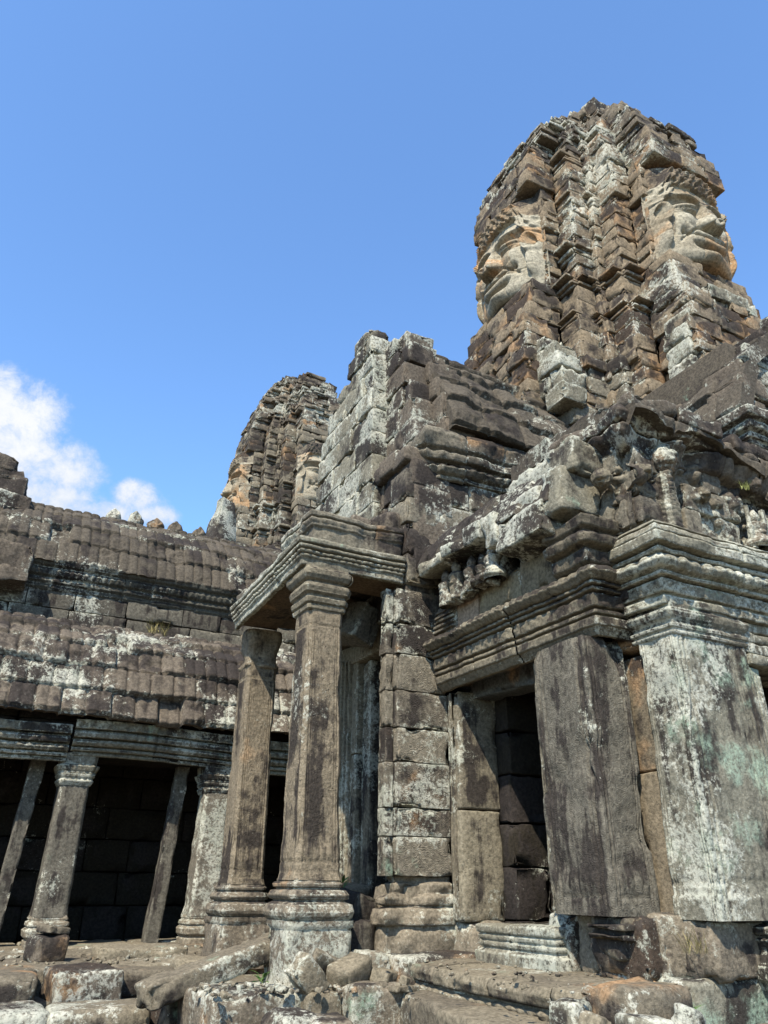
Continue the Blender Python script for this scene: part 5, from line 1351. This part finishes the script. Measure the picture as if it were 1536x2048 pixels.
LOOSE = [
 # name, label, (x,y,z), (sx,sy,sz), rot, mat, r
 ('stone_block', 'broken dark block at the far left end of the front row', (0.58, 6.72, -0.66), (0.44, 0.5, 0.21), (0.03, 0.03, -0.1), M_floor, .05),
 ('stone_block', 'squared pale block with white lichen rings in the front row below the second pillar', (1.11, 6.70, -0.655), (0.46, 0.5, 0.22), (0.02, -0.02, 0.08), M_plinth, .03),
 ('stone_block', 'flat brown block right of the squared lichened block in the front row', (1.56, 6.84, -0.66), (0.46, 0.5, 0.18), (0.0, 0.05, -0.06), M_floor, .05),
 ('stone_block', 'rounded brown block behind the low end of the leaning beam', (2.02, 6.98, -0.63), (0.44, 0.5, 0.2), (0.02, 0.06, -0.1), M_floor, .06),
 ('stone_block', 'cracked flat slab lying before the dark opening between the gallery pillars', (1.72, 7.75, -0.545), (0.75, 0.42, 0.12), (0.02, 0.0, -0.06), M_floor, .03),
 ('stone_block', 'rough little stone under a thin slab at the foot of the left gallery pillar', (0.93, 7.55, -0.475), (0.27, 0.26, 0.20), (0.05, 0.02, 0.3), M_plinth, .04),
 ('stone_slab', 'thin tan slab lying on top of the small rough stone by the left pillar', (0.96, 7.55, -0.345), (0.20, 0.18, 0.055), (0.02, 0.12, 0.5), M_floor, .015),
 ('stone_beam', 'long fallen beam leaning down to the left from the front column plinth', (1.78, 5.72, -0.50), (1.02, 0.24, 0.145), (0.02, -0.27, 0.17), M_floor, .025),
 ('stone_block', 'big square front block spotted with white lichen below the leaning beam', (1.86, 5.42, -0.76), (0.60, 0.66, 0.36), (0.0, 0.0, 0.06), M_plinth, .035),
 ('stone_block', 'low block wedged between the spotted square block and the wide mossy block', (2.26, 5.22, -0.73), (0.24, 0.42, 0.30), (0, 0.0, 0.03), M_floor, .03),
 ('stone_block', 'wide mossy block below the rubble pile in front of the main column', (2.58, 5.13, -0.71), (0.40, 0.50, 0.32), (0, 0.02, 0.0), M_plinth, .03),
 ('rubble_stone', 'dark triangular rubble stone leaning in front of the main column plinth', (2.17, 5.10, -0.515), (0.26, 0.14, 0.16), (0.1, 0.75, 0.25), M_floor, .02),
 ('rubble_stone', 'flat rubble plate tipped up between the triangular stone and the column plinth', (2.33, 5.22, -0.47), (0.22, 0.06, 0.16), (0.5, 0.35, 0.2), M_floor, .015),
 ('rubble_stone', 'angular brown rubble stone right of the triangular one before the main column', (2.48, 5.14, -0.50), (0.26, 0.2, 0.15), (0.15, -0.35, 0.4), M_floor, .03),
 ('rubble_stone', 'small tan stone at the right end of the rubble pile by the main column', (2.68, 5.05, -0.525), (0.15, 0.13, 0.09), (0.2, 0.1, 0.6), M_floor, .035),
 ('stone_block', 'rounded grey stone at the bottom edge under the wide mossy block', (1.93, 4.72, -0.76), (0.26, 0.3, 0.26), (0.1, 0.05, 0.2), M_plinth, .07),
 ('stone_block', 'rounded lichened stone touching the rounded grey one at the bottom edge', (2.10, 4.60, -0.775), (0.25, 0.3, 0.26), (0.05, 0.0, -0.2), M_plinth, .07),
 ('stone_block', 'long cracked lower step block with sandy top, right of the wide mossy block', (2.86, 4.62, -0.72), (0.40, 1.0, 0.26), (0, 0.0, -0.14), M_floor, .03),
 ('stone_block', 'foremost lower step block under the moulded bench at the bottom edge', (2.74, 3.85, -0.71), (0.5, 0.62, 0.24), (0, 0.02, -0.08), M_floor, .03),
 ('rubble_stone', 'flat pale stone carrying two pebbles on the step below the corner pier', (2.72, 4.92, -0.575), (0.20, 0.16, 0.035), (0.0, 0.05, 0.3), M_floor, .012),
 ('rubble_stone', 'small cube pebble lying on the flat pale stone below the corner pier', (2.74, 4.89, -0.535), (0.06, 0.06, 0.06), (0.2, 0.2, 0.7), M_floor, .012),
 ('rubble_stone', 'tiny reddish pebble beside the flat pale stone below the corner pier', (2.61, 4.93, -0.555), (0.05, 0.05, 0.04), (0.2, 0.1, 0.1), M_floor, .015),
 ('stone_block', 'tan block with green moss at the left foot of the corner pier', (2.70, 5.28, -0.50), (0.17, 0.28, 0.22), (0, 0, 0.05), M_plinth, .025),
 ('fallen_block', 'dark fallen block lying in the porch doorway between main column and pier', (2.86, 5.98, -0.16), (0.26, 0.42, 0.26), (0.15, 0.2, 0.3), M_dark, .04),
 ('fallen_block', 'dark lower block filling the gap between main column base and pier', (2.74, 5.80, -0.38), (0.34, 0.4, 0.30), (0.05, -0.15, 0.1), M_dark, .05),
 ('fallen_block', 'sunlit tan block under the porch door jamb behind the main column', (3.02, 6.45, -0.10), (0.36, 0.4, 0.20), (0.1, -0.15, 0.2), M_floor, .04),
 ('fallen_block', 'pale tilted block at the foot of the porch door jamb, next to the small fern', (2.80, 6.35, -0.24), (0.36, 0.34, 0.22), (0.05, 0.25, -0.2), M_floor, .04),
 ('stone_block', 'weathered front block at the lower left corner with a hollow dark face', (0.62, 6.15, -0.83), (0.40, 0.5, 0.26), (0, 0.03, 0.05), M_plinth, .06),
 ('stone_block', 'broad cracked block in the lowest row below the squared lichened block', (1.13, 6.12, -0.84), (0.62, 0.5, 0.26), (0.0, -0.02, -0.04), M_floor, .05),
 ('stone_block', 'upright green-lichened block in the lowest row under the end of the leaning beam', (1.62, 6.02, -0.80), (0.30, 0.44, 0.34), (0.05, 0.1, 0.1), M_plinth, .04),
 ('rubble_stone', 'flat wedge stone lying under the tip of the leaning beam', (1.62, 6.42, -0.66), (0.26, 0.2, 0.07), (0.05, 0.1, 0.3), M_floor, .02),
 ('rubble_stone', 'smooth pale boulder at the bottom edge below the broad cracked block', (0.98, 5.25, -0.86), (0.40, 0.36, 0.22), (0.1, 0.1, 0.4), M_floor, .1),
 ('rubble_stone', 'smooth cream boulder at the bottom edge beside the green weed', (2.86, 2.98, -0.545), (0.22, 0.16, 0.09), (0.0, 0.1, -0.3), M_corn, .045),
 ('rubble_stone', 'rounded cream pebble right of the smooth cream boulder at the bottom edge', (3.06, 2.92, -0.53), (0.11, 0.12, 0.12), (0.2, 0.3, 0.3), M_corn, .045),
 ('rubble_stone', 'small brown stone left of the smooth cream boulder at the bottom edge', (2.70, 3.12, -0.55), (0.10, 0.12, 0.10), (0.2, 0.3, 0.3), M_floor, .03),
 ('rubble_stone', 'ringed stump stone standing before the end of the moulded bench', (2.74, 3.32, -0.545), (0.17, 0.15, 0.15), (0.0, 0.0, 0.3), M_corn, .03),
]
for nm, lab, c, s, rot, mat, r in LOOSE:
    mb = MB()
    stone(mb, c, s, rot, r, 0.018 if max(s) > .25 else .008, 0.03 if max(s) > .2 else 0.015, 0.06 if max(s) > .25 else .02, freq=5.5 if max(s) > .2 else 12)
    o = mb.build(nm, mat)
    tag(o, lab, 'stone beam' if nm == 'stone_beam' else 'stone', 'loose stones on the terrace')

# grit, chips and dead leaves lying on the slabs
mb = MB()
rs = random.Random(77)
for k in range(520):
    zone = rs.random()
    if zone < 0.45: x, y, z = rs.uniform(0.2, 2.9), rs.uniform(6.95, 8.7), -0.555
    elif zone < 0.7: x, y, z = rs.uniform(1.5, 2.9), rs.uniform(4.85, 5.5), -0.565
    else: x, y, z = rs.uniform(2.6, 3.4), rs.uniform(3.1, 5.0), -0.60 if rs.random() < .5 else -0.435
    q = rs.uniform(.012, .05)*(0.6 if zone > .7 else 1)
    stone(mb, (x, y, z), (q, q*rs.uniform(.6, 1), q*rs.uniform(.4, .8)), (rs.uniform(-.5, .5), rs.uniform(-.5, .5), rs.uniform(0, 3)), 0.004, 0.15*q, q, 0.2*q, freq=20)
tag(mb.build('grit', M_floor), 'stone chips and grit scattered over the terrace slabs', kind='stuff')

# ------------------------------------------------------------------ small plants
def leaf_mat(name, col):
    m = bpy.data.materials.new(name); m.use_nodes = True
    b = m.node_tree.nodes['Principled BSDF']; N = m.node_tree.nodes; L = m.node_tree.links
    n = N.new('ShaderNodeTexNoise'); n.inputs['Scale'].default_value = 30
    g = N.new('ShaderNodeNewGeometry'); L.new(g.outputs['Position'], n.inputs['Vector'])
    mx = N.new('ShaderNodeMix'); mx.data_type = 'RGBA'; L.new(n.outputs[0], mx.inputs[0])
    mx.inputs[6].default_value = (col[0]*.6, col[1]*.6, col[2]*.6, 1); mx.inputs[7].default_value = col+(1,)
    L.new(mx.outputs[2], b.inputs['Base Color']); b.inputs['Roughness'].default_value = 0.6
    return m
M_leaf = leaf_mat('fresh_leaf', (0.07, 0.15, 0.025)); M_straw = leaf_mat('dry_grass', (0.24, 0.20, 0.07)); M_stem = leaf_mat('stem', (0.10, 0.13, 0.04))
def leaf(mb, p, d, up, L_, W_, bend=0.4):
    d = Vector(d).normalized(); s = d.cross(Vector(up)).normalized(); n = s.cross(d)
    t = np.linspace(0, 1, 7); q = np.linspace(-1, 1, 3)
    V = []
    for tt in t:
        w = W_*math.sin(math.pi*min(1, tt*0.92+0.06))**0.8
        for qq in q:
            V.append(Vector(p)+d*(tt*L_)+s*(qq*w)+n*(-bend*L_*tt*tt+0.12*abs(qq)*w))
    mb.add(np.array(V), grid_faces(7, 3), rng.random(), 0)
def plant(name, label, p, n, size, wid, mat, spread=0.8, cat='plant', group=None, blade=False):
    t = thing(name, p, label, cat, group)
    mb = MB(); st = MB()
    for k in range(n):
        a = rng.uniform(0, 2*math.pi); e = rng.uniform(0.15, 1.0) if not blade else rng.uniform(0.9, 1.45)
        d = (math.cos(a)*math.cos(e)*spread, math.sin(a)*math.cos(e)*spread, math.sin(e))
        q = (p[0]+d[0]*size*0.35*(0 if blade else 1), p[1]+d[1]*size*0.35*(0 if blade else 1), p[2]+(0 if blade else size*0.5*rng.random()))
        if blade: q = (p[0]+rng.uniform(-.5, .5)*size, p[1]+rng.uniform(-.2, .2)*size, p[2])
        leaf(mb, q, d, (0, 0, 1) if abs(d[2]) < .95 else (1, 0, 0), size*rng.uniform(.5, 1), wid, 0.35)
    mb.build('leaf_cluster', mat, t)
    if not blade:
        loft(st, (p[0], p[1]), [(0.006, p[2]-0.03), (0.004, p[2]+size*0.6)], 0.3, 2, 0.03, None, 0, 0.5)
        st.build('stem', M_stem, t)
plant('fern', 'small bright green fern growing from the right edge of the main column', (2.585, 5.72, 0.30), 16, 0.10, 0.012, M_leaf, group='small weeds in the masonry')
plant('fern', 'green fern sprig among the sunlit blocks in the porch doorway', (2.86, 6.1, -0.02), 14, 0.10, 0.012, M_leaf, group='small weeds in the masonry')
plant('weed', 'leafy green weed at the foot of the main column plinth beside the leaning beam', (2.00, 5.42, -0.56), 18, 0.075, 0.008, M_leaf, group='small weeds in the masonry')
plant('weed', 'tall narrow-leaved green weed in the gap below the recessed wall at bottom right', (3.20, 3.10, -0.58), 34, 0.12, 0.006, M_leaf, group='small weeds in the masonry')
plant('grass_tuft', 'dry grass tuft hanging beside the worn footing right of the carved pilaster', (3.52, 3.24, -0.30), 40, 0.15, 0.0015, M_straw, blade=True, group='dry grass tufts')
plant('grass_tuft', 'thin dry grass growing on the ledge between the two gallery roofs', (1.9, 9.85, 2.88), 60, 0.26, 0.004, M_straw, blade=True, group='dry grass tufts')
plant('creeper', 'pale green creeper hanging on the hall side wall above the figures', (3.95, 5.30, 3.0), 40, 0.10, 0.012, leaf_mat('pale_leaf', (0.26, 0.32, 0.12)), group='small weeds in the masonry')
plant('grass_tuft', 'yellow green grass tuft on the pediment at the right edge', (4.42, 3.03, 2.50), 30, 0.08, 0.002, leaf_mat('yellow_leaf', (0.3, 0.32, 0.1)), blade=True, group='dry grass tufts')
# ------------------------------------------------------------------ ground
mb = MB()
n = 60
u = np.linspace(-1, 1, n); uu = np.sign(u)*np.abs(u)**3*400
X, Y = np.meshgrid(uu, uu+5, indexing='ij')
Z = -1.35+0.06*fbm(np.stack([X.ravel()*0.4, Y.ravel()*0.4, X.ravel()*0], 1), 3, 5).reshape(X.shape)
mb.add(np.stack([X, Y, Z], -1).reshape(-1, 3), grid_faces(n, n), 0.5, 0)
g = mb.build('ground', M_floor); tag(g, 'bare sandy ground around the temple', kind='structure')
